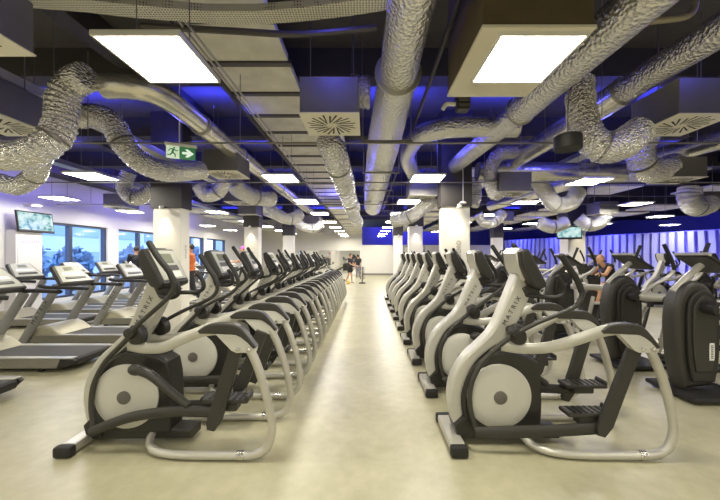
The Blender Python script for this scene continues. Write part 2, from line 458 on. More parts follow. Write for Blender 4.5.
spot(7.3, 10.88, 2.62, 'small spot lamp on the white column beside the right television', 10, 45)

# ------------------------------------------------------------------ ceiling lights
def light_proto():
    t = thing('ceiling_light', 'x', 'ceiling light', (0, 0, 0), 0)
    w = .3
    g = G()
    for (a, b, c, d) in ((-w, w, -w, -w+.018), (-w, w, w-.018, w), (-w, -w+.018, -w+.018, w-.018), (w-.018, w, -w+.018, w-.018)): g.bx(a, b, c, d, 0, .035)
    g.bx(-w, w, -w, w, .03, .036)
    g.build('frame', M['white_plastic'], t)
    G().add([(-w+.018, -w+.018, .006), (-w+.018, w-.018, .006), (w-.018, w-.018, .006), (w-.018, -w+.018, .006)], [(0, 1, 2, 3)]).build('diffuser', M['panel_light'], t)
    h = G()
    for sx in (-.2, .2): h.tube([(sx, 0, .03), (sx, 0, 1.1)], .004, 5, smooth=False)
    h.build('hanger_wire', M['rod'], t)
    return t
ZL = 3.11
lp = light_proto(); first = [True]
def light(x, y, label, rz=0):
    if first[0]: lp.location = (x, y, ZL); lp['label'] = label; first[0] = False; return
    dup(lp, (x, y, ZL), rz, label)
light(-1.535, 2.42, 'big square ceiling light panel at the upper left, nearest the camera')
light(1.19, 2.42, 'big square ceiling light panel at the upper right, under the beige soffit')
RY = [6.15, 8.75, 11.35, 14.2, 17.0, 19.6, 22.2, 24.9]
names = {-1.63: 'left of the wide foil duct', 1.17: 'right of the wide foil duct', -5.12: 'above the treadmills', -7.95: 'along the window wall',
         4.45: 'above the black cross trainers', 7.75: 'over the right side of the hall', 11.2: 'in front of the blue fin wall', 14.8: 'far right above the blue fins'}
GRID = [(-1.63, RY), (1.17, RY), (-5.12, [5.98, 8.45, 11.0, 13.9, 16.5, 19.2, 22.0]), (-7.95, [8.3, 10.8, 13.4, 16.1, 18.8]), (4.45, [6.4, 9.0, 11.8, 14.6, 17.4, 20.2]), (7.75, [9.2, 12.2, 15.0, 17.8]), (11.2, [12.2, 15.2, 18.2]), (14.8, [15.6])]
for x, ys in GRID:
    for i, y in enumerate(ys):
        light(x, y, '%s square ceiling light %s, counted from the camera' % (ORD[i+1] if abs(x) < 2 else ORD[i], names[x]))

# ------------------------------------------------------------------ plenum boxes with swirl diffusers
def swirl(w):
    g = G(); n = 24
    for k in range(n):
        a = 2*math.pi*k/n
        r0, r1 = (.10*w, .40*w) if k % 2 else (.16*w, .45*w)
        c, s_ = math.cos(a), math.sin(a); c2, s2 = math.cos(a+.28), math.sin(a+.28)
        p0 = Vector((c*r0, s_*r0, 0)); p1 = Vector((c2*r1, s2*r1, 0)); d = (p1-p0).normalized(); q = Vector((-d.y, d.x, 0))*.017*w
        g.add([p0-q*.6, p1-q, p1+q, p0+q*.6], [(0, 1, 2, 3)])
    return g
def box_proto(w=.6, h=.38):
    t = thing('plenum_box', 'x', 'air diffuser', (0, 0, 0))
    G().bx(-w/2, w/2, -w/2, w/2, .012, h, .004).build('sheet_metal_box', M['box_metal'], t)
    p = G().bx(-w/2-.012, w/2+.012, -w/2-.012, w/2+.012, 0, .012, .003).build('diffuser_plate', M['diffuser'], t)
    sg = swirl(w); sg.v = [(x, y, -.0015) for x, y, z in sg.v]
    sg.build('swirl_slots', M['slot'], p)
    h_ = G()
    for sx in (-w*.4, w*.4): h_.tube([(sx, 0, h-.03), (sx, 0, h+.9)], .006, 5, smooth=False); h_.bx(sx-.012, sx+.012, -.02, .02, h-.05, h+.03)
    h_.build('hanger_rod', M['rod'], t)
    return t
bp = box_proto()
bp.location = (-.38, 3.58, 3.1); bp['label'] = 'grey sheet metal diffuser box hanging above the left edge of the aisle'
BOX = [(3.53, 3.6, 3.1, 'large grey diffuser box at the right edge with round slotted face'),
       (-4.08, 3.6, 3.1, 'grey diffuser box cut by the left edge beside the ribbed hose'),
       (-2.72, 2.03, 3.1, 'dark diffuser box in the top left corner of the photo'),
       (-2.53, 5.82, 3.1, 'dark diffuser box behind the green exit sign'),
       (6.05, 6.25, 3.1, 'dark diffuser box at the right, behind the curled foil hose'),
       (2.86, 6.4, 2.86, 'diffuser box between two foil hoses right of the wide column'),
       (9.5, 9.0, 3.0, 'pale diffuser box at the right edge, far back'),
       (7.6, 10.3, 2.95, 'small diffuser box above the column with the television'),
       (-7.1, 9.3, 3.0, 'blue lit diffuser box near the window wall'),
       (-3.95, 10.9, 3.0, 'diffuser box over the second left column'),
       (1.25, 7.3, 2.95, 'diffuser box under the elbow duct, behind the small ceiling light'),
       (1.3, 12.6, 2.9, 'diffuser box far back right of the wide duct'),
       (-3.3, 8.4, 3.0, 'diffuser box behind the exit sign box, above the first left column'),
       (-2.4, 14.2, 3.0, 'far diffuser box left, over the row of trainers'),
       (5.2, 12.2, 2.9, 'far diffuser box over the black cross trainers'),
       ]
for x, y, z, l in BOX: dup(bp, (x, y, z), 0, l)

# ------------------------------------------------------------------ ducts
def duct(name, pts, r, m, label, cat='duct', **k):
    return tag(G().tube(pts, r, **k).build(name, m, ang=60), label, cat)
t = thing('main_duct', 'wide straight duct wrapped in foil above the aisle', 'duct', (.33, 2.2, 3.46))
G().tube([(.16, -4.0, 0), (.05, -1, 0), (0, 0, 0), (-.01, .98, 0)], [.165, .165, .17, .19], 20, smooth=True).build('duct_pipe', M['foil'], t, 60)
G().tube([(-.01, .98, 0), (-.02, 1.6, -.02), (-.05, 3.2, -.03), (-.08, 6.8, -.05), (-.08, 9.5, -.05)], [.20, .215, .265, .30, .31], 20).build('duct_pipe', M['foil'], t, 60)
G().lathe([(.225, -.012), (.235, 0), (.225, .012)], 24, Matrix.Translation((-.01, .98, 0)) @ YAX).build('flange', M['steel'], t)
for yy in (2.0, 3.6, 5.2, 6.8): G().bx(-.40, .28, yy-.02, yy+.02, -.33, -.305).tube([(-.38, yy, -.32), (-.38, yy, 1.1)], .006, 5, smooth=False).tube([(.26, yy, -.32), (.26, yy, 1.1)], .006, 5, smooth=False).build('duct_bracket', M['rod'], t)

t = thing('spiral_duct', 'straight spiral metal duct left, running above the exit sign', 'duct', (-2.35, 3.55, 3.5))
G().tube([(-.55, 0, .02), (-.35, 0, .02), (-.12, .05, .01), (0, .3, 0), (0, 1, 0)], .13, 16).build('elbow', M['spiral'], t, 60)
G().tube([(0, 1, 0), (0, 13, -.02)], .14, 16, smooth=False).build('duct_pipe', M['spiral'], t, 60)
for yy in (1.0, 2.4, 3.8, 5.2, 6.6, 8.0): G().lathe([(.142, -.02), (.15, -.02), (.15, .02), (.142, .02)], 18, Matrix.Translation((0, yy, 0)) @ YAX).build('joint_band', M['steel'], t)

t = thing('main_duct', 'foil duct slanting beside the upper right light toward the wide column', 'duct', (2.0, 2.4, 3.5))
G().tube([(.05, -2.2, 0), (0, 0, 0), (-.02, 1.7, 0)], .175, 18).build('duct_pipe', M['foil'], t, 60)
G().tube([(-.02, 1.7, 0), (-.08, 2.6, -.02), (-.16, 3.4, -.04), (-.2, 4.08, -.05)], .15, 18).build('duct_pipe', M['foil'], t, 60)
G().lathe([(.18, -.012), (.19, 0), (.18, .012)], 20, Matrix.Translation((-.02, 1.7, 0)) @ YAX).build('flange', M['steel'], t)
t = thing('branch_duct', 'short elbow duct crossing under the upper right light and turning down the hall', 'duct', (2.3, 4.75, 3.55))
G().tube([(-.05, 0, 0), (-.9, 0, 0), (-1.22, .05, -.02), (-1.42, .3, 0), (-1.48, .8, .06), (-1.5, 1.5, .02), (-1.3, 2.1, -.12), (-1.1, 2.45, -.22)], .15, 16).build('duct_pipe', M['foil'], t, 60)
G().lathe([(.17, -.015), (.18, 0), (.17, .015)], 18, Matrix.Translation((-.45, 0, 0)) @ Matrix.Rotation(R(90), 4, 'Y')).build('joint_band', M['steel'], t)
t = thing('main_duct', 'second foil duct slanting from the top right corner', 'duct', (3.15, 3.2, 3.65))
G().tube([(.05, -3, 0), (0, -.2, 0), (0, .7, 0)], .15, 16).build('duct_pipe', M['foil'], t, 60)
G().tube([(0, .7, 0), (0, 6.5, 0)], .17, 16, smooth=False).build('duct_pipe', M['spiral'], t, 60)
G().lathe([(.16, -.012), (.18, 0), (.16, .012)], 18, Matrix.Translation((0, .7, 0)) @ YAX).build('flange', M['steel'], t)
t = thing('main_duct', 'long pale duct on the far right above the fin wall', 'duct', (5.7, 4.6, 3.78))
G().tube([(1.2, 0, .1), (0.6, 3, 0), (-.4, 9, -.05)], .2, 16).build('duct_pipe', M['spiral'], t, 60)
t = thing('branch_duct', 'wide cross duct spanning behind the upper right box', 'duct', (2.4, 6.9, 3.45))
G().tube([(0, 0, 0), (1.2, 0, 0), (3.2, .1, 0)], .2, 16).build('duct_pipe', M['spiral'], t, 60)

HOSE = [
 ([at(88, 76, 3.35), at(72, 84, 3.4), at(63, 100, 3.4), at(61, 122, 3.4), at(54, 138, 3.35), at(36, 151, 3.3), at(12, 156, 3.3), at(-20, 153, 3.3)], .145, 'ribbed foil hose bending down from the spiral duct at upper left'),
 ([at(78, 117, 4.6), at(98, 116, 4.6), at(113, 124, 4.6), at(122, 142, 4.6), at(138, 160, 4.7), at(165, 171, 4.9), at(202, 170, 5.6)], .155, 'crinkled foil hose sagging below the exit sign'),
 ([at(0, 182, 4.4), at(18, 186, 4.4), at(34, 176, 4.4), at(40, 158, 4.2)], .12, 'small foil hose at the left edge below the ribbed hose'),
 ([at(129, 172, 7.6), at(124, 188, 7.6), at(135, 199, 7.6), at(152, 190, 7.6), at(164, 178, 7.8)], .16, 'curled foil hose above the left column'),
 ([at(199, 186, 6.6), at(206, 195, 6.6), at(218, 192, 6.6), at(226, 178, 6.5)], .14, 'short foil hose curling under the exit sign box'),
 ([at(232, 180, 7.0), at(240, 190, 7.4), at(255, 197, 7.9), at(272, 199, 8.4)], .19, 'crinkled foil hose leaving the exit sign box to the right'),
 ([at(268, 203, 9.9), at(276, 214, 9.9), at(290, 219, 10.1), at(300, 214, 10.4)], .18, 'foil hose behind the second left ceiling light, first of the far loops'),
 ([at(294, 219, 12.0), at(302, 226, 12), at(314, 229, 12), at(322, 224, 12)], .15, 'foil hose of the farther loops left of the aisle'),
 ([at(326, 140, 4.1), at(333, 150, 4.3), at(339, 168, 4.6), at(344, 181, 4.9), at(346, 190, 5.1)], [.14, .17, .165, .155, .145], 'foil hose hanging behind the middle diffuser box'),
 ([at(347, 193, 6.6), at(350, 202, 6.9), at(353, 209, 7.2)], .17, 'short foil hose continuing below the middle hose'),
 ([at(353, 210, 10), at(355, 217, 10.4), at(358, 222, 11)], .18, 'farthest foil hose of the string left of the wide duct'),
 ([at(580, 82, 3.85), at(581, 108, 3.75), at(586, 132, 3.65), at(602, 147, 3.6), at(622, 144, 3.6), at(640, 130, 3.65)], [.15, .15, .16, .17, .17, .16], 'big foil hose dropping beside the black drum speaker'),
 ([at(646, 134, 5.7), at(641, 148, 5.75), at(642, 163, 5.85), at(652, 171, 6.0), at(674, 165, 6.2)], .215, 'ribbed foil hose curling under the large right box'),
 ([at(514, 152, 6.4), at(500, 154, 6.3), at(492, 165, 6.3), at(491, 182, 6.3), at(496, 194, 6.3), at(506, 186, 6.3)], .13, 'foil hose curling around the left of the small right box'),
 ([at(536, 176, 7.4), at(544, 190, 7.5), at(555, 204, 7.6), at(570, 203, 7.7), at(578, 192, 7.8)], .18, 'foil hose curling off the right of the small right box'),
 ([at(434, 199, 7.5), at(424, 207, 7.5), at(410, 217, 7.6), at(394, 221, 7.9)], .16, 'sagging foil hose left of the wide right column'),
 ([at(474, 178, 7.6), at(475, 196, 7.6), at(472, 206, 7.6)], .15, 'upright foil hose directly right of the wide column'),
 ([at(478, 214, 10.2), at(484, 222, 10.2), at(494, 222, 10.2), at(502, 214, 10.4)], .16, 'small foil hose loop beside the wide column'),
 ([at(690, 188, 8.6), at(689, 198, 8.6), at(697, 207, 8.7), at(708, 204, 8.8)], .25, 'pale foil elbow at the right edge above the fins'),
 ([at(606, 214, 10.2), at(600, 222, 10.2), at(588, 225, 10.2), at(578, 218, 10.3)], .2, 'foil hose loop above the column with the television'),
 ([at(370, 92, 3.95), at(352, 92, 3.95)], .19, 'short foil stub between the middle box and the wide duct'),
 ([at(540, 222, 10.2), at(553, 227, 10.2), at(566, 222, 10.2)], .2, 'low foil hose sagging before the fin wall'),
]
for pts, r, l in HOSE:
    h_ = tag(G().tube(pts, r, n=18, ripple=.05, pitch=.05).build('flexible_duct', M['hose'], ang=26), l, 'flexible duct')
    c_ = Vector(pts[len(pts)//2]); r_ = (r if not isinstance(r, list) else r[len(pts)//2]) + .004
    G().lathe([(r_, -.012), (r_+.006, -.012), (r_+.006, .012), (r_, .012)], 18, Matrix.Translation(c_) @ (Vector(pts[min(len(pts)//2+1, len(pts)-1)]) - Vector(pts[len(pts)//2-1])).to_track_quat('Z', 'Y').to_matrix().to_4x4()).tube([c_ + Vector((0, 0, r_*.8)), (c_.x, c_.y, ZC)], .004, 5, smooth=False).build('hanger_strap', M['rod'], h_)

# ------------------------------------------------------------------ trays, pipes, rails
def ribbon(pts, w, h):
    g = G()
    for i in range(len(pts)-1):
        a, b = Vector(pts[i]), Vector(pts[i+1]); d = (b-a).normalized(); q = Vector((-d.y, d.x, 0))*w/2
        for lo, hi, s0, s1 in ((0, .004, -1, 1), (.004, h, -1, -.96), (.004, h, .96, 1)):
            vs = []
            for z in (lo, hi):
                for p in (a, b):
                    for s_ in (s0, s1): vs.append(p + q*s_ + Vector((0, 0, z)))
            g.add(vs, [(0, 1, 3, 2), (4, 6, 7, 5), (0, 4, 5, 1), (2, 3, 7, 6), (0, 2, 6, 4), (1, 5, 7, 3)])
    return g
Zt = 3.62
tray = [at(-20, -14, 2.45), at(25, 3, 2.48), at(75, 9, 2.52), at(125, 15, 2.58), at(212, 20, 2.66), at(260, 19, 2.66), at(305, 15, 2.62), at(350, 9, 2.56), at(386, 3, 2.5), at(430, -8, 2.4)]
tag(ribbon([(x, y, Zt) for x, y, z in tray], .15, .06).build('cable_tray', M['perf']), 'perforated metal cable tray crossing the top of the photo', 'cable tray')
tag(ribbon([(-4.05, -1, 3.55), (-4.0, 3.8, 3.55), (-4.0, 9, 3.55)], .22, .1).build('cable_tray', M['perf']), 'slanting cable tray behind the ribbed hose at left', 'cable tray')
tag(ribbon([(-6.3, 4.5, 3.5), (-6.3, 20, 3.5)], .25, .1).build('cable_tray', M['steel']), 'cable tray above the treadmills, seen under the crinkled hose', 'cable tray')
tag(ribbon([(5.0, 3.2, 3.9), (5.0, 12, 3.9)], .3, .1).build('cable_tray', M['steel']), 'cable tray over the large right diffuser box', 'cable tray')
def pipe(name, pts, r, m, label, cat): return tag(G().tube(pts, r, 8, smooth=len(pts) > 2).build(name, m), label, cat)
pipe('conduit', [(.70, 1.5, 3.65), (.74, 4, 3.65), (.74, 14, 3.65)], .022, M['conduit'], 'dark conduit running beside the wide foil duct', 'pipe')
pipe('conduit', [(-1.60, 2.2, 3.72), (-1.62, 14, 3.72)], .012, M['steel'], 'thin steel rail along the grey ceiling boards, left one', 'pipe')
pipe('conduit', [(-1.70, 2.2, 3.78), (-1.78, 14, 3.78)], .012, M['steel'], 'thin steel rail along the grey ceiling boards, right one', 'pipe')
pipe('conduit', [(-2.1, 3.0, 3.8), (-1.2, 3.02, 3.76), (-.6, 3.03, 3.74), (.1, 3.0, 3.78)], .03, M['conduit'], 'dark pipe crossing under the grey ceiling boards', 'pipe')
t = thing('sprinkler_pipe', 'brown sprinkler pipe with small red valves at the upper right', 'pipe', (1.75, 2.75, 3.65))
G().tube([(-.15, 0, .01), (.4, 0, 0), (.8, 0, .02), (1.05, 0, .08), (1.08, 0, .3)], .028, 10).build('pipe_run', M['pipe'], t)
G().tube([(.48, 0, 0), (.48, 0, .3)], .02, 8, smooth=False).build('pipe_riser', M['pipe'], t)
for xx in (.35, .66): G().box((xx, 0, .005), (.07, .07, .055), .01).build('red_valve', M['red'], t)
G().tube([(.42, 0, -.02), (.42, 0, -.12)], .014, 8, smooth=False).lathe([(.03, -.14), (.012, -.12)], 10, Matrix.Translation((.42, 0, 0))).build('sprinkler_head', M['bolt'], t)
for (yy, zz, l) in ((4.2, 3.12, 'thin cross rail nearest the camera, level with the exit sign'), (6.35, 3.09, 'thin cross rail passing over the wide right column'), (8.9, 3.06, 'thin cross rail farther down the hall')):
    t = thing('ceiling_rail', l, 'rail', (0, yy, zz))
    G().tube([(-8.6, 0, 0), (14, 0, 0)], .013, 6, smooth=False).build('rail_bar', M['rod'], t)
    h = G()
    for xx in range(-8, 14, 2): h.tube([(xx+.35, 0, 0), (xx+.35, 0, 1.2)], .005, 5, smooth=False)
    h.build('hanger_rod', M['rod'], t)
# blue-lit side sheet beside conduit, small motor box under soffit
t = thing('damper_motor', 'small dark valve motor with pale elbow under the beige soffit', 'valve', (.98, 3.25, 3.2))
G().box((0, 0, 0), (.13, .12, .18), .01).build('motor_body', M['black'], t)
for zz in (-.05, .0, .05): G().box((0, -.062, zz), (.11, .006, .03), .003).build('motor_label', M['hub'], t)
G().tube([(-.07, 0, -.02), (-.16, 0, -.02), (-.2, 0, -.07)], .022, 8).build('pipe_elbow', M['white_plastic'], t)
# drum speaker
sx, sy, sz = at(568, 143, 3.5)
t = thing('pendant_speaker', 'black drum loudspeaker hanging on a cable in front of the foil hose', 'speaker', (sx, sy, sz))
G().lathe([(.0, .085), (.12, .085), (.138, .07), (.14, -.06), (.13, -.078)], 28).build('speaker_drum', M['black_speaker'], t)
G().lathe([(.0, -.074), (.128, -.074)], 28).build('speaker_grille', M['charcoal'], t)
G().tube([(0, 0, .08), (.0, 0, .4), (.03, 0, 1.0)], .006, 6).build('cable', M['rod'], t)
# small ceiling pieces: dome lamp and wifi dish
px = at(35+.0, 203, 8.2)
t = thing('wall_lamp', 'small oval white lamp glowing on the left wall above the television', 'lamp', (XL+.35, 8.6, 3.0))
G().lathe([(.0, .05), (.09, .04), (.11, .0), (.10, -.03)], 20).build('lamp_body', M['white_plastic'], t)
G().lathe([(.0, -.031), (.095, -.031)], 20).build('lamp_glass', M['lamp_soft'], t)
G().bx(-.35, -.1, -.03, .03, .0, .04).build('bracket', M['white_plastic'], t)
t = thing('camera_dome', 'small round white access dish hanging above the wide right column', 'ceiling dish', at(463, 203, 6.3))
G().lathe([(.0, .03), (.05, .025), (.075, 0), (.05, -.012), (0, -.014)], 18).build('dish_body', M['white_plastic'], t)
G().tube([(0, 0, .02), (0, 0, .66)], .006, 5, smooth=False).build('hanger_rod', M['white_plastic'], t)
# exit sign
ex, ey, ez = at(181, 151, 4.2)
t = thing('exit_sign', 'green exit sign with running figure and white arrow', 'sign', (ex, ey, ez), R(24)); t.scale = (.88, .88, .88)
G().box((0, 0, .085), (.42, .06, .045), .008).build('sign_housing', M['white_plastic'], t)
sb = G().box((-.105, 0, -.03), (.17, .02, .18)).build('sign_panel', M['exit_pale'], t, label='pale sign half with running figure')
G().box((.085, 0, -.03), (.21, .02, .18)).build('sign_panel', M['exit_green'], t, label='green sign half with arrow')
ar = [(.005, -.012), (.075, -.012), (.045, .03), (.085, .03), (.16, -.03), (.085, -.09), (.045, -.09), (.075, -.048), (.005, -.048)]
G().prism([(x+.01, z) for x, z in ar], -.0125, -.0105).build('arrow', M['exit_white'], t)
g = G()
def limb(a, b, w): 
    d = Vector((b[0]-a[0], 0, b[1]-a[1])).normalized(); q = Vector((-d.z, 0, d.x))*w
    A, B = Vector((a[0], -.0115, a[1])), Vector((b[0], -.0115, b[1]))
    g.add([A-q, B-q, B+q, A+q], [(0, 1, 2, 3)])
o_ = -.105
limb((o_+.01, .02), (o_-.005, -.04), .014); limb((o_-.005, -.035), (o_+.03, -.06), .009); limb((o_+.03, -.055), (o_+.032, -.10), .008)
limb((o_-.005, -.04), (o_-.035, -.075), .009); limb((o_-.03, -.075), (o_-.07, -.075), .007); limb((o_+.012, .018), (o_+.045, -.012), .007); limb((o_+.045, -.01), (o_+.07, .0), .006)
limb((o_+.005, .018), (o_-.035, .01), .007); limb((o_-.035, .012), (o_-.055, -.02), .006); limb((o_+.008, .034), (o_+.03, .034), .011)
g.build('running_figure', M['exit_green'], t)
G().tube([(-.02, 0, .1), (-.02, 0, 1.4)], .008, 6, smooth=False).build('hanger_rod', M['white_plastic'], t)

# ------------------------------------------------------------------ televisions and poster
def tv(label, c, rz, tilt, w=.98, h=.56):
    t = thing('television', label, 'television', c, rz); t.rotation_euler = (tilt, 0, rz)
    G().box((0, 0, 0), (w, .05, h), .008).build('casing', M['black'], t)
    G().add([(-w/2+.025, -.0255, -h/2+.06), (w/2-.025, -.0255, -h/2+.06), (w/2-.025, -.0255, h/2-.04), (-w/2+.025, -.0255, h/2-.04)], [(0, 1, 2, 3)]).build('screen', M['tv'], t)
    G().bx(-.05, .05, .02, .22, -.04, .04).build('wall_bracket', M['conduit'], t)
tv('wide television showing a pale picture on the left wall above the poster', (-8.9, 8.62, 2.53), R(90), R(-8), .95)
tv('small television with pale blue picture on the right white column', (6.82, 10.75, 2.40), R(-20), R(-4), .74, .44)
pl = struct(G().bx(XL, XL+.28, 8.15, 8.82, 0, 2.3, .006).build('trim_pillar', M['white_wall']))
t = thing('poster', 'tall white poster with a lavender heading under the left television', 'poster', (XL+.283, 8.49, 1.5))
G().bx(0, .008, -.3, .3, -.6, .62).build('sheet', M['white_plastic'], t)
g = G()
for k in range(9): g.bx(.0085, .0095, -.24+.055*k, -.205+.055*k, .46, .53)
g.bx(.0085, .0095, -.25, .25, .42, .43)
g.build('heading', M['lavender'], t)

# ------------------------------------------------------------------ elliptical trainer (silver, curved front mast)
TXT = text_g('MATRIX', .058, 1.5, .0015)
def mast_text(parent, base, dirv, side=-1, m='ink'):
    dv = Vector(dirv).normalized()
    # reads upward along the mast on the near face (normal -y)
    upv = Vector((-dv.z, 0, dv.x))
    return G().add([Vector(base) + dv*v.x + upv*v.y + Vector((0, side, 0))*v.z for v in TXT[0]], TXT[1]).build('lettering', M[m], parent)

def elliptical(label, phase):
    t = thing('elliptical_trainer', label, 'elliptical trainer')
    # front stabilizer
    fs = G().box((.015, 0, .055), (.125, .5, .075), .02, seg=2).build('front_stabilizer', M['silver'], t)
    for s in (-1, 1):
        G().box((.015, s*.27, .05), (.145, .07, .09), .022, seg=2).build('end_cap', M['rubber'], fs)
    # arch and mast in one sweep
    outer = smooth_poly([(.06, .07), (.01, .22), (-.012, .40), (.018, .57), (.11, .735), (.26, .88), (.37, 1.0), (.47, 1.22), (.575, 1.48)], 4)
    inner = smooth_poly([(.745, 1.40), (.63, 1.14), (.505, .925), (.35, .825), (.215, .70), (.13, .54), (.095, .40), (.11, .25), (.16, .07)], 4)
    G().prism(outer + inner, -.075, .075, .022, 2).build('mast', M['champagne'], t)
    mast_text(t, (.478, -.0775, 1.03), (.145, 0, .265))
    # dark body shell behind the arch, base beam
    body = smooth_poly([(.115, .10), (.095, .40), (.13, .56), (.22, .71), (.36, .80), (.52, .80), (.66, .77), (.75, .72)], 3) + smooth_poly([(.775, .6), (.785, .35), (.77, .10)], 3)
    G().prism(body, -.105, .105, .02, 2).build('body_shell', M['black'], t)
    G().prism([(.04, .04), (.04, .13), (.1, .2), (.3, .16), (.95, .12), (.95, .045)], -.085, .085, .012).build('base_beam', M['charcoal'], t)
    G().prism([(.10, .25), (.02, .17), (.05, .07), (.18, .07), (.18, .2)], -.11, .11, .015).build('front_boot', M['black'], t)
    for s in (-1, 1):
        d = G().lathe([(.0, .0), (.255, .0), (.276, .006), (.276, .022), (.262, .032), (.2, .040), (.06, .043), (.0, .043)], 48, along_y((.405, s*.10, .43), s < 0)).build('side_disc', M['disc'], t)
        G().lathe([(.0, .042), (.056, .042), (.056, .052), (.048, .056), (0, .056)], 24, along_y((.405, s*.10, .43), s < 0)).build('hub', M['hub'], d)
        # rails, caps, rear legs
        G().tube([(.43, s*.11, .865), (.58, s*.15, .855), (.78, s*.21, .88), (.98, s*.275, .965), (1.16, s*.30, 1.035), (1.32, s*.30, 1.055)], .043, 12, flat=(1.08, .62), up=(0, 0, 1)).build('side_rail', M['champagne'], t)
        cap = smooth_poly([(1.13, 1.045), (1.19, 1.085), (1.28, 1.103), (1.42, 1.097), (1.50, 1.045), (1.60, .915)], 3) + [(1.575, .90)] + smooth_poly([(1.53, .95), (1.44, 1.01), (1.30, 1.02), (1.15, 1.022)], 3)
        G().prism(cap, s*.30-.04, s*.30+.04, .012).build('rail_cap', M['charcoal'], t)
        pb = G().prism([(1.27, 1.02), (1.44, 1.012), (1.50, .985), (1.595, .905), (1.585, .87), (1.44, .868), (1.40, .885)], s*.30-.03, s*.30+.038, .006).build('pivot_bracket', M['bracket'], t)
        for bx_, bz in ((1.455, .90), (1.545, .895)):
            G().lathe([(0, .0), (.017, .0), (.017, .008), (.010, .012), (0, .012)], 12, along_y((bx_, s*.338, bz), s < 0)).build('bolt', M['bolt'], pb)
        lg = G().tube([(1.53, s*.30, .91), (1.60, s*.305, .76), (1.665, s*.31, .56), (1.715, s*.312, .33), (1.715, s*.312, .20), (1.67, s*.312, .095), (1.58, s*.312, .052), (1.45, s*.312, .042), (1.0, s*.30, .038), (.78, s*.265, .04), (.67, s*.20, .048), (.62, s*.13, .075), (.61, s*.06, .09)],
                 [.036, .035, .034, .033, .033, .033, .033, .033, .032, .031, .031, .031, .031], 12).build('rear_leg', M['silver'], t)
        G().tube([(1.50, s*.312, .044), (1.44, s*.312, .042)], .037, 12, smooth=False).lathe([(0, 0), (.015, 0), (.015, .008), (0, .01)], 10, along_y((1.47, s*.345, .05), s < 0)).build('clamp', M['bolt'], lg)
        near = (s < 0) == (phase == 'A')     # A: near side like the right-hand machine
        if near:
            sw = [(1.455, .90), (1.19, .22)]; pa = [(.17, .165), (.35, .18), (.75, .19), (1.20, .215)]
            ped = (1.13, .315); hd = [(.50, 1.0), (.68, 1.10), (.90, 1.20), (.985, 1.27), (1.005, 1.35), (.97, 1.44), (.905, 1.54), (.845, 1.64)]
            knob = None
        else:
            sw = [(1.42, .90), (1.225, .27)]; pa = [(.17, .165), (.32, .235), (.55, .31), (.9, .355), (1.24, .345)]
            ped = (1.30, .43); hd = [(.53, 1.02), (.66, 1.13), (.84, 1.28), (.905, 1.36), (.915, 1.43), (.875, 1.52), (.79, 1.63), (.715, 1.745)]
            knob = (.56, .69)
        # swing link: wide flat bar
        a, b = Vector((sw[0][0], 0, sw[0][1])), Vector((sw[1][0], 0, sw[1][1])); d_ = (b-a).normalized(); q = Vector((-d_.z, 0, d_.x))
        pl_ = [a - q*.055, a + q*.055, b + q*.062 - d_*.05, b + q*.03 + d_*.05, b - q*.03 + d_*.055, b - q*.055]
        G().prism([(p.x, p.z) for p in pl_], s*.262-.022, s*.262+.022, .01).build('swing_link', M['charcoal'], t)
        arm = G().tube([(x, s*(.225 if i else .20), z) for i, (x, z) in enumerate(pa)], [.042, .05, .052, .05], 10, flat=(1.0, .5), up=(0, 0, 1)) if near else G().tube([(x, s*(.225 if i else .20), z) for i, (x, z) in enumerate(pa)], [.04, .04, .042, .045, .045], 10, flat=(1.0, .6), up=(0, 0, 1))
        arm.build('pedal_arm', M['charcoal'], t)
        px_, pz = ped
        pd = G().box((px_, s*.15, pz), (.38, .155, .035), .014, seg=2).box((px_+.0, s*.17, pz-.05), (.2, .1, .07), .012).box((px_+.18, s*.15, pz+.025), (.03, .15, .05), .012).build('pedal', M['charcoal'], t)
        g = G()
        for k in range(6): g.box((px_-.13+.05*k, s*.15, pz+.02), (.022, .12, .008), .002)
        g.build('pedal_tread', M['rubber'], pd)
        if knob:
            kx, kz = knob
            G().tube([(kx, s*.19, kz), (kx+.12, s*.2, kz-.05), (kx+.28, s*.215, kz-.17), (1.0, s*.222, .40)], [.045, .04, .034, .032], 10).ball((kx-.01, s*.195, kz), (.07, .05, .05), 14).build('crank_arm', M['charcoal'], t)
        # handle lower link that follows the arch
        G().tube([(.50, s*.18, .98), (.38, s*.16, .87), (.245, s*.15, .73), (.155, s*.15, .55), (.14, s*.16, .36), (.185, s*.18, .18)], .021, 10).build('handle_link', M['charcoal'], t)
        G().lathe([(0, -.06), (.04, -.055), (.048, -.03), (.048, .03), (.04, .05), (0, .055)], 18, along_y((.51, s*.19, 1.0), s < 0)).prism(smooth_poly([(.46, .97), (.49, 1.045), (.55, 1.06), (.60, .99), (.59, .91), (.51, .90), (.46, .97)], 3)[:-1], s*.16-.05, s*.16+.04, .015).build('pivot_housing', M['black'], t)
        ys = [.225, .25, .275, .285, .285, .285, .285, .28]
        hh = G().tube([(x, s*ys[i], z) for i, (x, z) in enumerate(hd)], .0185, 10).build('moving_handle', M['charcoal'], t)
        G().tube([(x, s*ys[i+4], z) for i, (x, z) in enumerate(hd[4:])], .0245, 10).ball((hd[-1][0], s*.28, hd[-1][1]), .025, 10).build('grip', M['rubber'], hh)
        # fixed grip
        G().tube([(.66, s*.06, 1.30), (.74, s*.15, 1.295), (.85, s*.20, 1.295), (.905, s*.205, 1.33), (.90, s*.205, 1.40), (.85, s*.20, 1.475)], .0195, 10).build('fixed_grip', M['rubber'], t)
    G().tube([(.51, -.2, 1.0), (.51, .2, 1.0)], .035, 12, smooth=False).build('pivot_axle', M['black'], t)
    # console
    con = [(.585, 1.675), (.615, 1.702), (.655, 1.702), (.735, 1.55), (.805, 1.41), (.80, 1.38), (.75, 1.355), (.69, 1.385), (.64, 1.46), (.60, 1.56)]
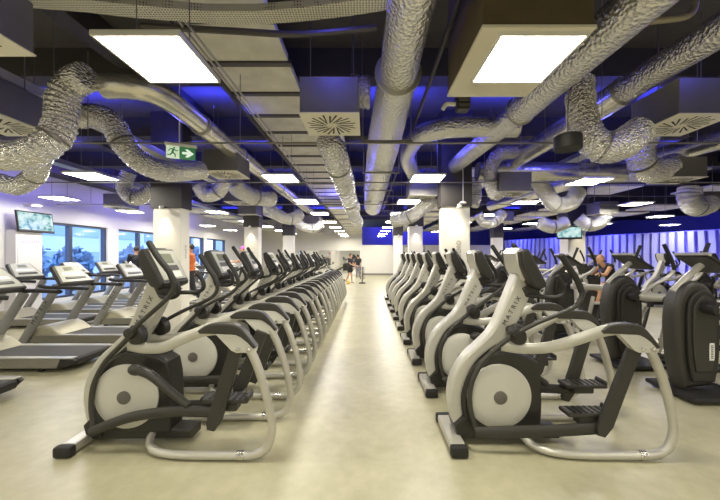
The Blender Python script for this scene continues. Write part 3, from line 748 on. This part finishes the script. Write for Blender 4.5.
    c = G().prism(con, -.18, .18, .02, 2).build('console', M['black'], t); c.location.x = -.03; c.scale.y = 1.12
    G().prism([(.568, 1.665), (.605, 1.712), (.635, 1.712), (.615, 1.69), (.605, 1.66), (.62, 1.56), (.67, 1.44), (.645, 1.42), (.588, 1.54)], -.115, .115, .012).build('console_back', M['champagne'], c, label='pale console back panel')
    u = Vector((.15, 0, -.292)).normalized(); n = Vector((.292, 0, .15)).normalized(); o = Vector((.655, 0, 1.702))
    def slab(u0, u1, y0, y1, th, name, m, par):
        p = [o + u*a + Vector((0, yy, 0)) + n*h for h in (-.004, th) for a, yy in ((u0, y0), (u1, y0), (u1, y1), (u0, y1))]
        return G().add(p, [(0, 1, 2, 3), (7, 6, 5, 4), (0, 4, 5, 1), (1, 5, 6, 2), (2, 6, 7, 3), (3, 7, 4, 0)]).build(name, m, par)
    slab(.015, .30, -.15, .15, .006, 'display_panel', M['screen_grey'], c)
    slab(.05, .14, -.08, .08, .009, 'display', M['lcd'], c)
    slab(.165, .215, -.10, .10, .009, 'reading_ledge', M['charcoal'], c)
    slab(.225, .285, -.10, .10, .009, 'keypad', M['key'], c)
    G().prism([(.62, 1.36), (.70, 1.41), (.78, 1.34), (.73, 1.29), (.66, 1.28)], -.09, .09, .012).build('console_neck', M['charcoal'], t)
    return t
eA = elliptical('x', 'A'); eB = elliptical('x', 'B')
Y0, DY = 2.88, 1.09
used = {'A': False, 'B': False}
def put(kind, x, y, label, group):
    src = eA if kind == 'A' else eB
    if not used[kind]:
        used[kind] = True; src.location = (x, y, 0); src['label'] = label; src['group'] = group; return
    dup(src, (x, y, 0), 0, label, group)
for k in range(9):
    y = Y0 + DY*k; yr = y if k < 8 else y + .35
    put('ABABABABA'[k], .745, yr, 'silver and black elliptical trainer in the row right of the aisle, ' + ('nearest the camera' if k == 0 else '%s from the camera' % ORD[k] if k < 8 else 'last of the row'), 'elliptical trainers right of the aisle')
    put('BABABABAB'[k], -2.475, y, 'silver and black elliptical trainer in the row left of the aisle, ' + ('nearest the camera' if k == 0 else '%s from the camera' % ORD[k] if k < 8 else 'last of the row'), 'elliptical trainers left of the aisle')

# ------------------------------------------------------------------ treadmill
def treadmill():
    t = thing('treadmill', 'x', 'treadmill')
    for s in (-1, 1):
        G().prism([(.10, .06), (.10, .16), (.30, .195), (1.93, .195), (1.88, .065)], s*.345-.025, s*.345+.025, .008).build('side_skirt', M['tread_skirt'], t)
        G().prism([(1.88, .065), (1.93, .195), (2.10, .20), (2.14, .17), (2.06, .10), (1.98, .075)], s*.345-.027, s*.345+.027, .01).build('end_cap', M['rubber'], t)
        G().bx(.50, 2.10, s*.325-.05, s*.325+.05, .195, .212, .006).build('foot_rail', M['tread_rail'], t)
        G().tube([(.02, s*.385, .05), (.64, s*.385, 1.04)], .08, 12, smooth=False, flat=(1.0, .34), up=(1, 0, 0)).build('upright', M['tread_grey'], t)
        G().tube([(.36, s*.385, 1.10), (.50, s*.385, 1.07), (.85, s*.385, 1.065), (1.16, s*.385, 1.055), (1.21, s*.37, 1.05)], .042, 10, flat=(.8, 1.1), up=(0, 0, 1)).build('handrail', M['rubber'], t)
        for fx in (1.6, .2): G().box((fx, s*.30, .035), (.07, .05, .07), .01).build('foot', M['rubber'], t)
    G().bx(.55, 2.10, -.275, .275, .15, .205, .01).build('running_belt', M['belt'], t)
    G().bx(2.04, 2.12, -.32, .32, .09, .195, .02).build('rear_roller_cover', M['rubber'], t)
    hood = smooth_poly([(.06, .07), (.09, .22), (.20, .33), (.36, .375), (.52, .33), (.68, .215)], 4) + [(.68, .14), (.1, .06)]
    G().prism(hood, -.34, .34, .04, 3).build('motor_cover', M['cover'], t)
    dv = Vector((.62, 0, .99)).normalized(); upv = Vector((-dv.z, 0, dv.x)); sc = 1.75
    G().add([Vector((.27, -.4135, .40)) + dv*v.x*sc + upv*(v.y*sc) + Vector((0, -1, 0))*v.z for v in TXT[0]], TXT[1]).build('lettering', M['ink'], t)
    # console
    top, bot = (.43, 1.455), (.72, 1.13)
    u = Vector((bot[0]-top[0], 0, bot[1]-top[1])); L_ = u.length; u.normalize(); n = Vector((-u.z, 0, u.x))
    if n.x < 0: n = -n
    o = Vector((top[0], 0, top[1]))
    def trap(u0, u1, w0, w1, h0, h1, name, m, par, bev=0):
        b = bmesh.new()
        P = [o + u*a + n*h + Vector((0, yy, 0)) for h in (h0, h1) for a, yy in ((u0, -w0), (u1, -w1), (u1, w1), (u0, w0))]
        vs = [b.verts.new(p) for p in P]
        for f in ((0, 1, 2, 3), (7, 6, 5, 4), (0, 4, 5, 1), (1, 5, 6, 2), (2, 6, 7, 3), (3, 7, 4, 0)): b.faces.new([vs[i] for i in f])
        bmesh.ops.recalc_face_normals(b, faces=b.faces[:])
        if bev: bmesh.ops.bevel(b, geom=b.edges[:], offset=bev, segments=2, affect='EDGES', profile=.6)
        return G().bm(b).build(name, m, par)
    c = trap(0, L_, .25, .36, -.08, 0, 'console', M['charcoal'], t, .02)
    trap(.02, L_-.03, .215, .315, 0, .008, 'display_panel', M['screen_grey'], c)
    trap(.06, .14, .09, .10, .008, .012, 'display', M['lcd'], c)
    trap(.19, .25, .2, .22, .008, .012, 'keypad', M['key'], c)
    trap(.30, .345, .2, .21, .008, .02, 'tray_slot', M['black'], c)
    trap(-.0, L_*.9, .10, .20, -.13, -.08, 'console_back', M['tread_grey'], c, .015)
    G().tube([(.60, -.385, 1.08), (.66, -.2, 1.10), (.66, .2, 1.10), (.60, .385, 1.08)], .045, 10).build('cross_bar', M['charcoal'], t)
    return t
tm = treadmill()
T1 = [(3.44, 'nearest treadmill, only its rear end showing at the left edge'), (4.83, 'treadmill at the left edge, second from the camera in the near row'), (6.12, 'treadmill in the near row, third from the camera, lettering on its upright'), (7.68, 'treadmill in the near row just behind the first left column'),
      (8.95, 'treadmill in the near row under the runner in orange'), (10.2, 'treadmill in the near row behind the runner in orange'), (12.1, 'treadmill in the near row under the runner in the pink cap'), (13.4, 'last treadmill of the near row')]
T2 = [(7.55, 'treadmill in the window row in front of the poster'), (8.85, 'treadmill in the window row, second from the left'), (9.95, 'treadmill in the window row, in front of the first window'), (11.05, 'treadmill in the window row under the man in black'), (12.3, 'treadmill in the window row beyond the man in black'), (13.5, 'treadmill in the window row before the second window'), (15.0, 'treadmill in the window row second to last'), (16.2, 'last treadmill of the window row')]
for i, (y, l) in enumerate(T1):
    if i == 0: tm.location = (-6.2, y, 0); tm['label'] = 'grey ' + l; tm['group'] = 'treadmills in the near row'
    else: dup(tm, (-6.2, y, 0), 0, 'grey ' + l, 'treadmills in the near row')
for y, l in T2: dup(tm, (-8.62, y, 0), 0, 'grey ' + l, 'treadmills in the window row')

# ------------------------------------------------------------------ black cross trainer (right)
def cross_trainer():
    t = thing('cross_trainer', 'x', 'cross trainer')
    shell = smooth_poly([(.10, .10), (.03, .4), (.0, .85), (.03, 1.12), (.12, 1.29), (.26, 1.35), (.38, 1.30), (.46, 1.16), (.48, .9), (.48, .4), (.44, .14)], 4)
    G().prism(shell, -.10, .10, .05, 3).build('housing', M['charcoal'], t)
    for s in (-1, 1):
        cov = smooth_poly([(.17, .20), (.115, .5), (.11, 1.0), (.16, 1.18), (.28, 1.255), (.41, 1.18), (.46, 1.0), (.465, .5), (.42, .20)], 4)
        sc = G().prism(cov, s*.10, s*.14, .015, 2).build('side_cover', M['black'], t)
        ring = smooth_poly([(.19, .32), (.155, .6), (.155, 1.0), (.20, 1.13), (.285, 1.19), (.37, 1.13), (.415, 1.0), (.415, .6), (.37, .32)], 4)
        G().prism(ring, s*.135, s*.155, .012, 2).build('inner_cover', M['charcoal'], sc)
        ax = G().tube([(.29, s*.12, 1.06), (.29, s*.30, 1.06)], .075, 16, smooth=False).build('pivot_hub', M['rubber'], t)
        G().tube([(.29, s*.27, 1.06), (.42, s*.28, 1.055), (.95, s*.28, 1.03)], [.055, .062, .052], 12).build('rocker_arm', M['champagne'], t)
        G().tube([(.95, s*.28, 1.03), (.90, s*.27, .75), (.78, s*.26, .35), (.74, s*.26, .2)], [.035, .03, .03, .035], 10, flat=(1, .7)).build('pedal_link', M['black'], t)
        G().tube([(.60, s*.20, .22), (.72, s*.24, .20), (1.1, s*.26, .22), (1.3, s*.26, .26)], .04, 10, flat=(1, .6), up=(0, 0, 1)).build('pedal_arm', M['charcoal'], t)
        pd = G().box((1.28, s*.21, .31), (.40, .17, .04), .016, seg=2).box((1.46, s*.21, .34), (.03, .16, .06), .012).build('pedal', M['rubber'], t)
        hh = G().tube([(.29, s*.29, 1.06), (.46, s*.31, 1.22), (.66, s*.33, 1.34), (.74, s*.33, 1.43)], .026, 10).build('moving_handle', M['silver'], t)
        hx = (.72, .60) if s < 0 else (.74, .84)
        G().tube([(.74, s*.33, 1.43), (hx[0], s*.33, 1.55), (hx[1], s*.33, 1.80)], .024, 10).build('grip', M['rubber'], hh)
        G().tube([(.60, s*.13, .12), (.66, s*.20, .30), (.72, s*.22, .62), (.80, s*.18, .85)], .034, 10).build('frame_tube', M['silver'], t)
    G().tube([(.06, 0, 1.22), (.20, 0, 1.36), (.40, 0, 1.53)], .036, 12, flat=(1, 1.0)).tube([(.22, .06, 1.36), (.44, .06, 1.56)], .012, 8, smooth=False).build('mast', M['champagne'], t)
    # console plate
    b = G()
    u = Vector((.40, 0, -.26)).normalized(); n = Vector((.26, 0, .40)).normalized(); o = Vector((.29, 0, 1.67))
    def plate(u0, u1, y0, y1, h0, h1, name, m, par, bev=.008):
        bm_ = bmesh.new(); P = [o + u*a + n*h + Vector((0, yy, 0)) for h in (h0, h1) for a, yy in ((u0, y0), (u1, y0), (u1, y1), (u0, y1))]
        vs = [bm_.verts.new(p) for p in P]
        for f in ((0, 1, 2, 3), (7, 6, 5, 4), (0, 4, 5, 1), (1, 5, 6, 2), (2, 6, 7, 3), (3, 7, 4, 0)): bm_.faces.new([vs[i] for i in f])
        bmesh.ops.recalc_face_normals(bm_, faces=bm_.faces[:])
        if bev: bmesh.ops.bevel(bm_, geom=bm_.edges[:], offset=bev, segments=2, affect='EDGES')
        return G().bm(bm_).build(name, m, par)
    c = plate(0, .37, -.20, .20, -.045, 0, 'console', M['black'], t, .012)
    plate(-.012, .025, -.205, .205, -.03, .006, 'console_trim', M['silver'], c, .004)
    plate(.045, .27, -.165, .165, 0, .006, 'screen', M['lcd'], c, 0)
    plate(.295, .35, -.14, .14, 0, .008, 'keypad', M['hub'], c, 0)
    G().box((.36, 0, .06), (.72, .62, .05), .02, seg=2).box((1.05, 0, .05), (.9, .12, .06), .015).box((1.5, 0, .05), (.1, .6, .07), .02, seg=2).build('base', M['rubber'], t)
    mk = G().prism(smooth_poly([(.335, .455), (.33, .47), (.33, .635), (.345, .65), (.375, .65), (.385, .635), (.385, .47), (.37, .455)], 2), -.1585, -.1545).build('maker_plate', M['white_plastic'], t)
    g = G()
    for k in range(8): g.bx(.344, .372, -.1595, -.1584, .475+.02*k, .487+.02*k)
    g.build('plate_marks', M['hub'], mk)
    return t
ct = cross_trainer()
CY = [3.78, 4.8, 6.32, 7.55, 9.0, 10.1, 12.6]
for i, y in enumerate(CY):
    l = 'black cross trainer with pale tube arm, %s in the right-hand row' % ('nearest the camera' if i == 0 else ORD[i] + ' from the camera')
    if i == 0: ct.location = (3.56, y, 0); ct['label'] = l; ct['group'] = 'black cross trainers'
    else: dup(ct, (3.56, y, 0), 0, l, 'black cross trainers')
for i, y in enumerate([5.3, 6.45, 9.5, 10.8, 13.0]):
    dup(ct, (6.4, y, 0), 0, 'black cross trainer in the far right row, %s from the camera' % (ORD[i] if i else 'nearest'), 'black cross trainers, far row')
for i, y in enumerate([7.6, 9.0, 10.4, 11.8]):
    dup(eA if i % 2 else eB, (9.0, y, 0), 0, 'silver elliptical trainer in front of the blue fin wall, %s from the camera' % (ORD[i] if i else 'nearest'), 'elliptical trainers by the fin wall')

# ------------------------------------------------------------------ exercise bike
def bike():
    t = thing('exercise_bike', 'x', 'exercise bike')
    G().prism(smooth_poly([(.12, .08), (.02, .4), (.08, .72), (.25, .80), (.48, .66), (.60, .4), (.62, .1)], 4), -.09, .09, .03, 2).build('housing', M['charcoal'], t)
    G().box((.1, 0, .035), (.09, .55, .06), .02, seg=2).box((1.05, 0, .035), (.09, .55, .06), .02, seg=2).bx(.1, 1.05, -.05, .05, .05, .13, .015).build('base', M['rubber'], t)
    G().tube([(.22, 0, .72), (.14, 0, 1.0), (.10, 0, 1.18)], .045, 12).build('mast', M['champagne'], t)
    G().box((.08, 0, 1.30), (.07, .36, .28), .02, Matrix.Translation((.08, 0, 1.3)) @ Matrix.Rotation(R(-22), 4, 'Y') @ Matrix.Translation((-.08, 0, -1.3)), 2).build('console', M['black'], t)
    G().tube([(.12, 0, 1.06), (.2, .12, 1.07), (.34, .24, 1.12), (.30, .26, 1.22)], .018, 8).tube([(.12, 0, 1.06), (.2, -.12, 1.07), (.34, -.24, 1.12), (.30, -.26, 1.22)], .018, 8).build('handlebar', M['rubber'], t)
    G().tube([(.62, 0, .12), (.74, 0, .5), (.82, 0, .80)], .04, 12).build('seat_post', M['silver'], t)
    G().prism(smooth_poly([(.68, .82), (.78, .80), (.96, .80), (1.0, .88), (.92, .9), (.78, .87)], 3), -.1, .1, .03, 2).build('saddle', M['rubber'], t)
    for s in (-1, 1):
        G().tube([(.40, s*.1, .34), (.40+s*.14, s*.12, .34-s*.08)], .018, 8, smooth=False).box((.40+s*.14, s*.18, .34-s*.08), (.1, .1, .03), .008).build('pedal_crank', M['black'], t)
    return t
bk = bike(); bk.location = (5.38, 8.05, 0); bk['label'] = 'dark exercise bike under the bald man at the right'
for i, (x, y) in enumerate([(-2.6, 15.2), (-2.6, 16.5), (-2.4, 18.2), (-2.4, 20.2)]):
    dup(bk, (x, y, 0), 0, 'exercise bike beyond the left row of trainers, %s from the camera' % (ORD[i] if i else 'nearest'), 'exercise bikes beyond the left row')

# ------------------------------------------------------------------ people
def remeshed(g, vox, m, name, parent, sm=6):
    me = bpy.data.meshes.new('tmp'); me.from_pydata(g.v, [], g.f); me.update()
    b = bmesh.new(); b.from_mesh(me); bmesh.ops.recalc_face_normals(b, faces=b.faces[:]); b.to_mesh(me); b.free()
    o = bpy.data.objects.new('tmp', me); COL.objects.link(o)
    r = o.modifiers.new('r', 'REMESH'); r.mode = 'VOXEL'; r.voxel_size = vox
    s = o.modifiers.new('s', 'SMOOTH'); s.iterations = sm; s.factor = .5
    bpy.context.view_layer.update()
    nm = bpy.data.meshes.new_from_object(o.evaluated_get(bpy.context.evaluated_depsgraph_get()))
    bpy.data.objects.remove(o)
    nm.name = name; nm.materials.clear(); nm.materials.append(m)
    nm.polygons.foreach_set('use_smooth', [True]*len(nm.polygons))
    q = bpy.data.objects.new(name, nm); COL.objects.link(q); q.parent = parent
    return q
def seg(g, a, b, ra, rb):
    a, b = Vector(a), Vector(b)
    g.tube([a, b], [ra, rb], 12, smooth=False); g.ball(a, ra, 12); g.ball(b, rb, 12)
def person(label, loc, rz, J, top, legs, skin='skin', hair='hair', sleeves=True, shorts=False, cap=None, cat='person'):
    """J: joints in a frame where the figure faces -x; +y is its right-hand... side index 0/1 = -y/+y"""
    t = thing('person', label, cat, loc, rz)
    P = {k: Vector(v) for k, v in J.items()}
    g = G()
    pel, chest, neck, head = P['pelvis'], P['chest'], P['neck'], P['head']
    def torso(gg, e):
        gg.ball(pel, (.11+e, .16+e, .12+e), 16); gg.ball((pel+chest)/2, (.10+e, .135+e, .17+e), 16); gg.ball(chest, (.115+e, .165+e, .17+e), 16)
        for s in (0, 1): seg(gg, chest + (P['sh%d' % s]-chest)*.4 + Vector((0, 0, .04)), P['sh%d' % s], .075+e, .06+e)
    torso(g, 0)
    seg(g, neck - Vector((0, 0, .06)), head - Vector((0, 0, .08)), .055, .05)
    g.ball(head, (.095, .075, .118), 18); g.ball(head + Vector((-.02, 0, -.075)), (.065, .055, .05), 14)
    g.ball(head + Vector((-.098, 0, -.02)), (.022, .014, .026), 10)
    for s in (-1, 1): g.ball(head + Vector((.0, s*.077, -.01)), (.022, .014, .034), 8)
    for s in (0, 1):
        sh, el, ha, hp, kn, an, to = [P[k+str(s)] for k in ('sh', 'el', 'ha', 'hip', 'kn', 'an', 'toe')]
        seg(g, sh, el, .055, .042); seg(g, el, ha, .042, .028)
        d = (ha-el).normalized(); palm = ha + d*.05
        g.ball(palm, (.045, .03, .045), 12)
        side = Vector((0, 1, 0)) if abs(d.y) < .8 else Vector((1, 0, 0))
        bend = Vector((0, 0, -1)) if abs(d.z) < .7 else Vector((-1, 0, 0))
        for k, ln in enumerate((.066, .076, .07, .055)):
            a = palm + d*.03 + side*((k-1.5)*.021); mid = a + d*ln*.55 + bend*.012; seg(g, a, mid, .011, .010); seg(g, mid, mid + d*ln*.25 + bend*ln*.4, .010, .009)
        th = palm + side*.03; seg(g, th, th + side*.025 + d*.035 + bend*.015, .013, .010)
        seg(g, hp, kn, .088, .058); seg(g, kn, an, .056, .038); seg(g, kn + (an-kn)*.12, kn+(an-kn)*.45, .056, .055)
        seg(g, an, to, .04, .032)
    body = remeshed(g, .0125, M[skin], 'body', t, 4)
    for s in (-1, 1):
        G().ball(head + Vector((-.088, s*.03, .012)), (.008, .012, .009), 8).build('eye', M['ink'], body)
    G().box(head + Vector((-.088, 0, -.072)), (.006, .04, .008), .002).build('mouth', M['red'], body)
    g = G(); torso(g, .012)
    for s in (0, 1):
        if sleeves: seg(g, P['sh%d' % s], P['sh%d' % s] + (P['el%d' % s]-P['sh%d' % s])*.6, .068, .06)
    remeshed(g, .014, M[top], 'shirt', t, 4)
    g = G(); g.ball(pel, (.125, .175, .115), 16)
    for s in (0, 1):
        hp, kn, an = P['hip%d' % s], P['kn%d' % s], P['an%d' % s]
        if shorts: seg(g, hp, hp + (kn-hp)*.6, .10, .085)
        else: seg(g, hp, kn, .10, .07); seg(g, kn, kn + (an-kn)*.9, .07, .053)
    remeshed(g, .014, M[legs], 'shorts' if shorts else 'trousers', t, 4)
    for s in (0, 1):
        an, to = P['an%d' % s], P['toe%d' % s]
        g = G(); seg(g, an + Vector((.02, 0, -.03)), to, .05, .04); remeshed(g, .014, M['shoe'], 'shoe', t, 3)
    if hair:
        g = G(); g.ball(head + Vector((.018, 0, .028)), (.095, .082, .105), 18)
        remeshed(g, .014, M[hair], 'hair', t, 2)
    if cap:
        G().ball(head + Vector((.01, 0, .045)), (.108, .09, .09), 18).prism([(-.17, .03), (-.05, .06), (-.05, .045)], -.06, .06, .004, 1, Matrix.Translation(head)).build('cap', M[cap], t)
    return t
def stand(h=1.74, la=0, ra=0, lw=0, rw=0, bend=0):
    k = h/1.74; J = {}
    def v(x, y, z): return (x*k, y*k, z*k)
    J['pelvis'] = v(0, 0, .95); J['chest'] = v(-bend*.6, 0, 1.28); J['neck'] = v(-bend*.9, 0, 1.47); J['head'] = v(-bend-.02, 0, 1.615)
    for s, y in ((0, -1), (1, 1)):
        a = (la, ra)[s]; w = (lw, rw)[s]
        sh = Vector((-bend*.75, y*.185, 1.41)); el = sh + Vector((-math.sin(a), y*.05, -math.cos(a)))*.29
        fa = a + .9 if a else a + .12; ha = el + Vector((-math.sin(fa), 0, -math.cos(fa)))*.25
        hp = Vector((0, y*.09, .92)); kn = hp + Vector((-math.sin(w), 0, -math.cos(w)))*.43
        w2 = w - (.45 if w < 0 else .05); an = kn + Vector((-math.sin(w2), 0, -math.cos(w2)))*.40
        to = an + Vector((-.15, 0, -.045))
        for n_, p in (('sh', sh), ('el', el), ('ha', ha), ('hip', hp), ('kn', kn), ('an', an), ('toe', to)): J[n_+str(s)] = tuple(p*k)
    return J
person('man in black top and grey trousers walking on a treadmill by the windows', (-7.93, 11.05, .21), R(-35), stand(1.74, .5, .4, .25, -.2), 'cloth_black', 'cloth_grey')
person('runner in an orange shirt beside the first left column', (-4.9, 8.95, .21), R(15), stand(1.76, .7, .5, -.2, .3), 'cloth_orange', 'cloth_black', sleeves=True)
person('person in a pink cap on a treadmill beyond the trainers', (-4.62, 12.1, .21), 0, stand(1.78, .6, .6, .25, -.25), 'cloth_white', 'cloth_black', cap='cloth_pink')
person('person in dark clothes with bare legs at the end of the aisle', (-.95, 18.9, 0), R(150), stand(1.74, .25, .35, .1, -.05, .05), 'cloth_black', 'cloth_black', shorts=True)
person('person in black standing at the end of the aisle, right of the other', (-.55, 22.2, 0), R(-90), stand(1.66, .1, .1, .05, .05), 'cloth_black', 'cloth_grey', sleeves=True)
# bald man on the bike, facing left
Jb = {'pelvis': (.86, 0, .97), 'chest': (.70, 0, 1.27), 'neck': (.60, 0, 1.44), 'head': (.52, 0, 1.555)}
for s, y in ((0, -1), (1, 1)):
    Jb['sh%d' % s] = (.64, y*.185, 1.37); Jb['el%d' % s] = (.46, y*.25, 1.17); Jb['ha%d' % s] = (.345, y*.245, 1.20 - .02)
    Jb['hip%d' % s] = (.84, y*.095, .93)
    Jb['kn%d' % s] = (.46, y*.15, .90) if s == 0 else (.50, y*.15, .72)
    Jb['an%d' % s] = (.44 - (.0 if s else .12), y*.165, .33 if s else .50); Jb['toe%d' % s] = (.32 - (0 if s else .12), y*.175, .28 if s else .46)
person('bald man in a black sleeveless top riding the exercise bike at right', (5.38, 8.05, 0), 0, Jb, 'cloth_black', 'cloth_black', skin='skin_tan', hair=None, sleeves=False, shorts=True)

# ------------------------------------------------------------------ far end equipment
t = thing('weight_rack', 'slim black rack with round weights beside the people at the aisle end', 'rack', (-.22, 18.6, 0))
G().box((0, 0, .03), (.36, .4, .05), .01).box((0, 0, .5), (.06, .06, .95), .008).build('rack_post', M['black'], t)
for z in (.35, .6, .85):
    for s in (-1, 1): G().lathe([(0, 0), (.11, 0), (.115, .02), (.11, .04), (0, .04)], 18, Matrix.Translation((s*.09-.02, 0, z)) @ Matrix.Rotation(R(90), 4, 'Y')).build('weight_disc', M['rubber'], t)
t = thing('kettlebell', 'yellow kettlebell on the floor by the people at the aisle end', 'kettlebell', (-1.0, 18.2, 0))
G().ball((0, 0, .1), (.11, .11, .1), 16).build('bell_body', M['yellow'], t)
G().tube([(-.06, 0, .17), (-.07, 0, .25), (0, 0, .28), (.07, 0, .25), (.06, 0, .17)], .016, 8).build('bell_handle', M['yellow'], t)
t = thing('cable_machine', 'tall grey cable machine before the middle right column', 'cable machine', (1.9, 12.7, 0)); t.scale = (.8, .8, .95)
for s in (-1, 1):
    G().bx(s*.5-.05, s*.5+.05, -.06, .06, 0, 2.12, .01).build('post', M['tread_grey'], t)
    g = G()
    for k in range(12): g.bx(s*.32-.1, s*.32+.1, -.05, .05, .12+.07*k, .18+.07*k, .005)
    g.build('weight_stack', M['rubber'], t)
    G().box((s*.5, 0, .04), (.16, .7, .08), .015).build('foot_beam', M['tread_grey'], t)
G().bx(-.55, .55, -.05, .05, 2.06, 2.16, .01).build('top_beam', M['tread_grey'], t)
G().tube([(-.32, -.08, 2.12), (-.1, -.2, 2.2), (.1, -.2, 2.2), (.32, -.08, 2.12)], .025, 8).build('pull_bar', M['black'], t)

# ------------------------------------------------------------------ outside the windows
struct(G().bx(-80, XL-.35, -30, 90, -.6, -.4).build('ground_outside', M['asphalt']))
for i, (x, y, w, d, h, l) in enumerate([(-34, 34, 9, 16, 9, 'pale office block outside, seen through the first window'), (-38, 55, 9, 15, 13, 'tall pale block outside, seen through the second window'), (-26, 70, 8, 14, 8, 'low pale block outside, seen through the last window')]):
    t = thing('office_building', l, 'building', (x, y, -.5))
    G().bx(-w/2, w/2, -d/2, d/2, 0, h).build('walls', M['facade'], t)
    G().bx(-w/2-.2, w/2+.2, -d/2-.2, d/2+.2, h, h+.3).build('roof', M['tread_grey'], t)
    for f_ in range(int(h/3)):
        G().bx(w/2, w/2+.05, -d/2+.8, d/2-.8, 1+3*f_, 2.5+3*f_).build('window_band', M['facade_glass'], t)
def tree(x, y, h, label):
    t = thing('tree', label, 'tree', (x, y, -.45))
    G().tube([(0, 0, 0), (.1, 0, h*.3), (0, .1, h*.6)], [.14, .11, .05], 8).build('trunk', M['soffit_side'], t)
    g = G()
    for k in range(260):
        a, b, r = random.uniform(0, 6.28), random.uniform(-1, 1), random.uniform(.3, 1)**.5
        c = Vector((math.cos(a)*math.sqrt(1-b*b)*h*.34*r, math.sin(a)*math.sqrt(1-b*b)*h*.34*r, h*.62 + b*h*.36*r))
        p, q = Vector((random.gauss(0, 1), random.gauss(0, 1), random.gauss(0, 1))).normalized()*.3, Vector((random.gauss(0, 1), random.gauss(0, 1), random.gauss(0, 1))).normalized()*.3
        g.add([c-p, c+q*.6, c+p, c-q*.6], [(0, 1, 2, 3)])
    g.build('crown', M['tree'], t)
tree(-16, 15.0, 2.9, 'small leafy tree outside the first window'); tree(-17, 18.6, 2.6, 'low leafy tree outside between the first two windows'); tree(-15.5, 21.5, 2.8, 'small leafy tree outside the second window'); tree(-18, 33.5, 3.2, 'leafy tree outside the third window')

# ------------------------------------------------------------------ lights, world, camera
def area(name, loc, size, power, col, rot=(0, 0, 0), sy=None):
    l = bpy.data.lights.new(name, 'AREA'); l.energy = power*.35; l.color = col
    l.shape = 'RECTANGLE'; l.size = size; l.size_y = sy or size
    o = bpy.data.objects.new(name, l); COL.objects.link(o); o.location = loc; o.rotation_euler = rot
    return o
for y in (2.42, -.3, -3.1, -5.9, -8.6):      # unseen fill lamps added beside and behind the camera to brighten the near machines
    for x in (-7.95, -5.12, -1.6, 1.17, 4.45, 7.75, 11.2, 14.8):
        if y > 2 and abs(x) < 2: continue
        area('unseen_fill_lamp', (x, y, 3.11), .56, 46, (1, .955, .82))
BL = (.04, .05, 1.0)
for y in (5.8, 8.2, 10.5, 12.8, 15.1, 18.4, 21.9):
    for x in (-7.6, -5.0, -2.7, .45, 2.5, 4.9, 8.2):
        if abs(x - .45) < .1 and y < 5: continue
        area('blue_uplight', (x, y, 4.32), 1.3, 34 if y < 9 else 95, BL, (R(180), 0, 0), .2)
def blue_spot(x, y, z, e):
    l = bpy.data.lights.new('blue_lamp', 'POINT'); l.energy = e*.28; l.color = (.10, .10, 1.0); l.shadow_soft_size = .12
    o = bpy.data.objects.new('blue_lamp', l); COL.objects.link(o); o.location = (x, y, z)
for x, y, z, e in ((-.4, 2.6, 4.0, 22), (3.9, 2.6, 4.0, 22), (1.3, 6.0, 3.75, 40), (4.2, 5.5, 3.8, 40), (-3.9, 6.2, 3.8, 35), (-6.9, 7.4, 3.8, 35), (-1.9, 5.2, 4.05, 18), (-5.6, 11.8, 3.7, 60), (-1.2, 12.4, 3.7, 60), (2.9, 10.2, 3.7, 60), (6.3, 9.5, 3.7, 60), (10, 11.5, 3.7, 60), (4.5, 15.5, 3.7, 70), (-3, 17, 3.7, 70), (9.5, 16.5, 3.7, 70), (1.2, 20, 3.7, 70)): blue_spot(x, y, z, e)
for a, b in ((WP[1], WP[2]), (WP[0], WP[1])):
    for k in range(4):
        p = a.lerp(b, (k+.5)/4)
        area('blue_wall_wash', (p.x-.75, p.y-.35, 3.0), 1.4, 75, (.10, .12, 1.0), (R(0), R(-28), R(25)), .2)
for x in (-7.5,):
    for y in (8, 12, 16): area('violet_wash', (-8.3, y, 4.05),   .3, 24, (.25, .2, 1.0), (0, R(60), 0), 2.5)
for x in (1.5, 4, 7): area('blue_back_wash', (x, 32.5, 4.3), 2.5, 34, (.15, .15, 1.0), (R(60), 0, 0), .3)

w = bpy.data.worlds.new('World'); S.world = w; w.use_nodes = True
bg = w.node_tree.nodes['Background']; bg.inputs[0].default_value = (.52, .70, 1.0, 1); bg.inputs[1].default_value = 2.2

cam = bpy.data.cameras.new('Camera'); co = bpy.data.objects.new('Camera', cam); COL.objects.link(co)
co.location = (0, 0, CAM); co.rotation_euler = (R(90), 0, 0)
cam.sensor_width = 36; cam.lens = F/720*36; cam.shift_x = -(VX-360)/720; cam.shift_y = (VY-250)/720; cam.clip_end = 300
S.camera = co
S.view_settings.view_transform = 'Standard'; S.view_settings.look = 'None'; S.view_settings.gamma = 1; S.view_settings.exposure = 1.07
S.cycles.use_denoising = True
S.cycles.max_bounces = 6; S.cycles.diffuse_bounces = 4; S.cycles.glossy_bounces = 3
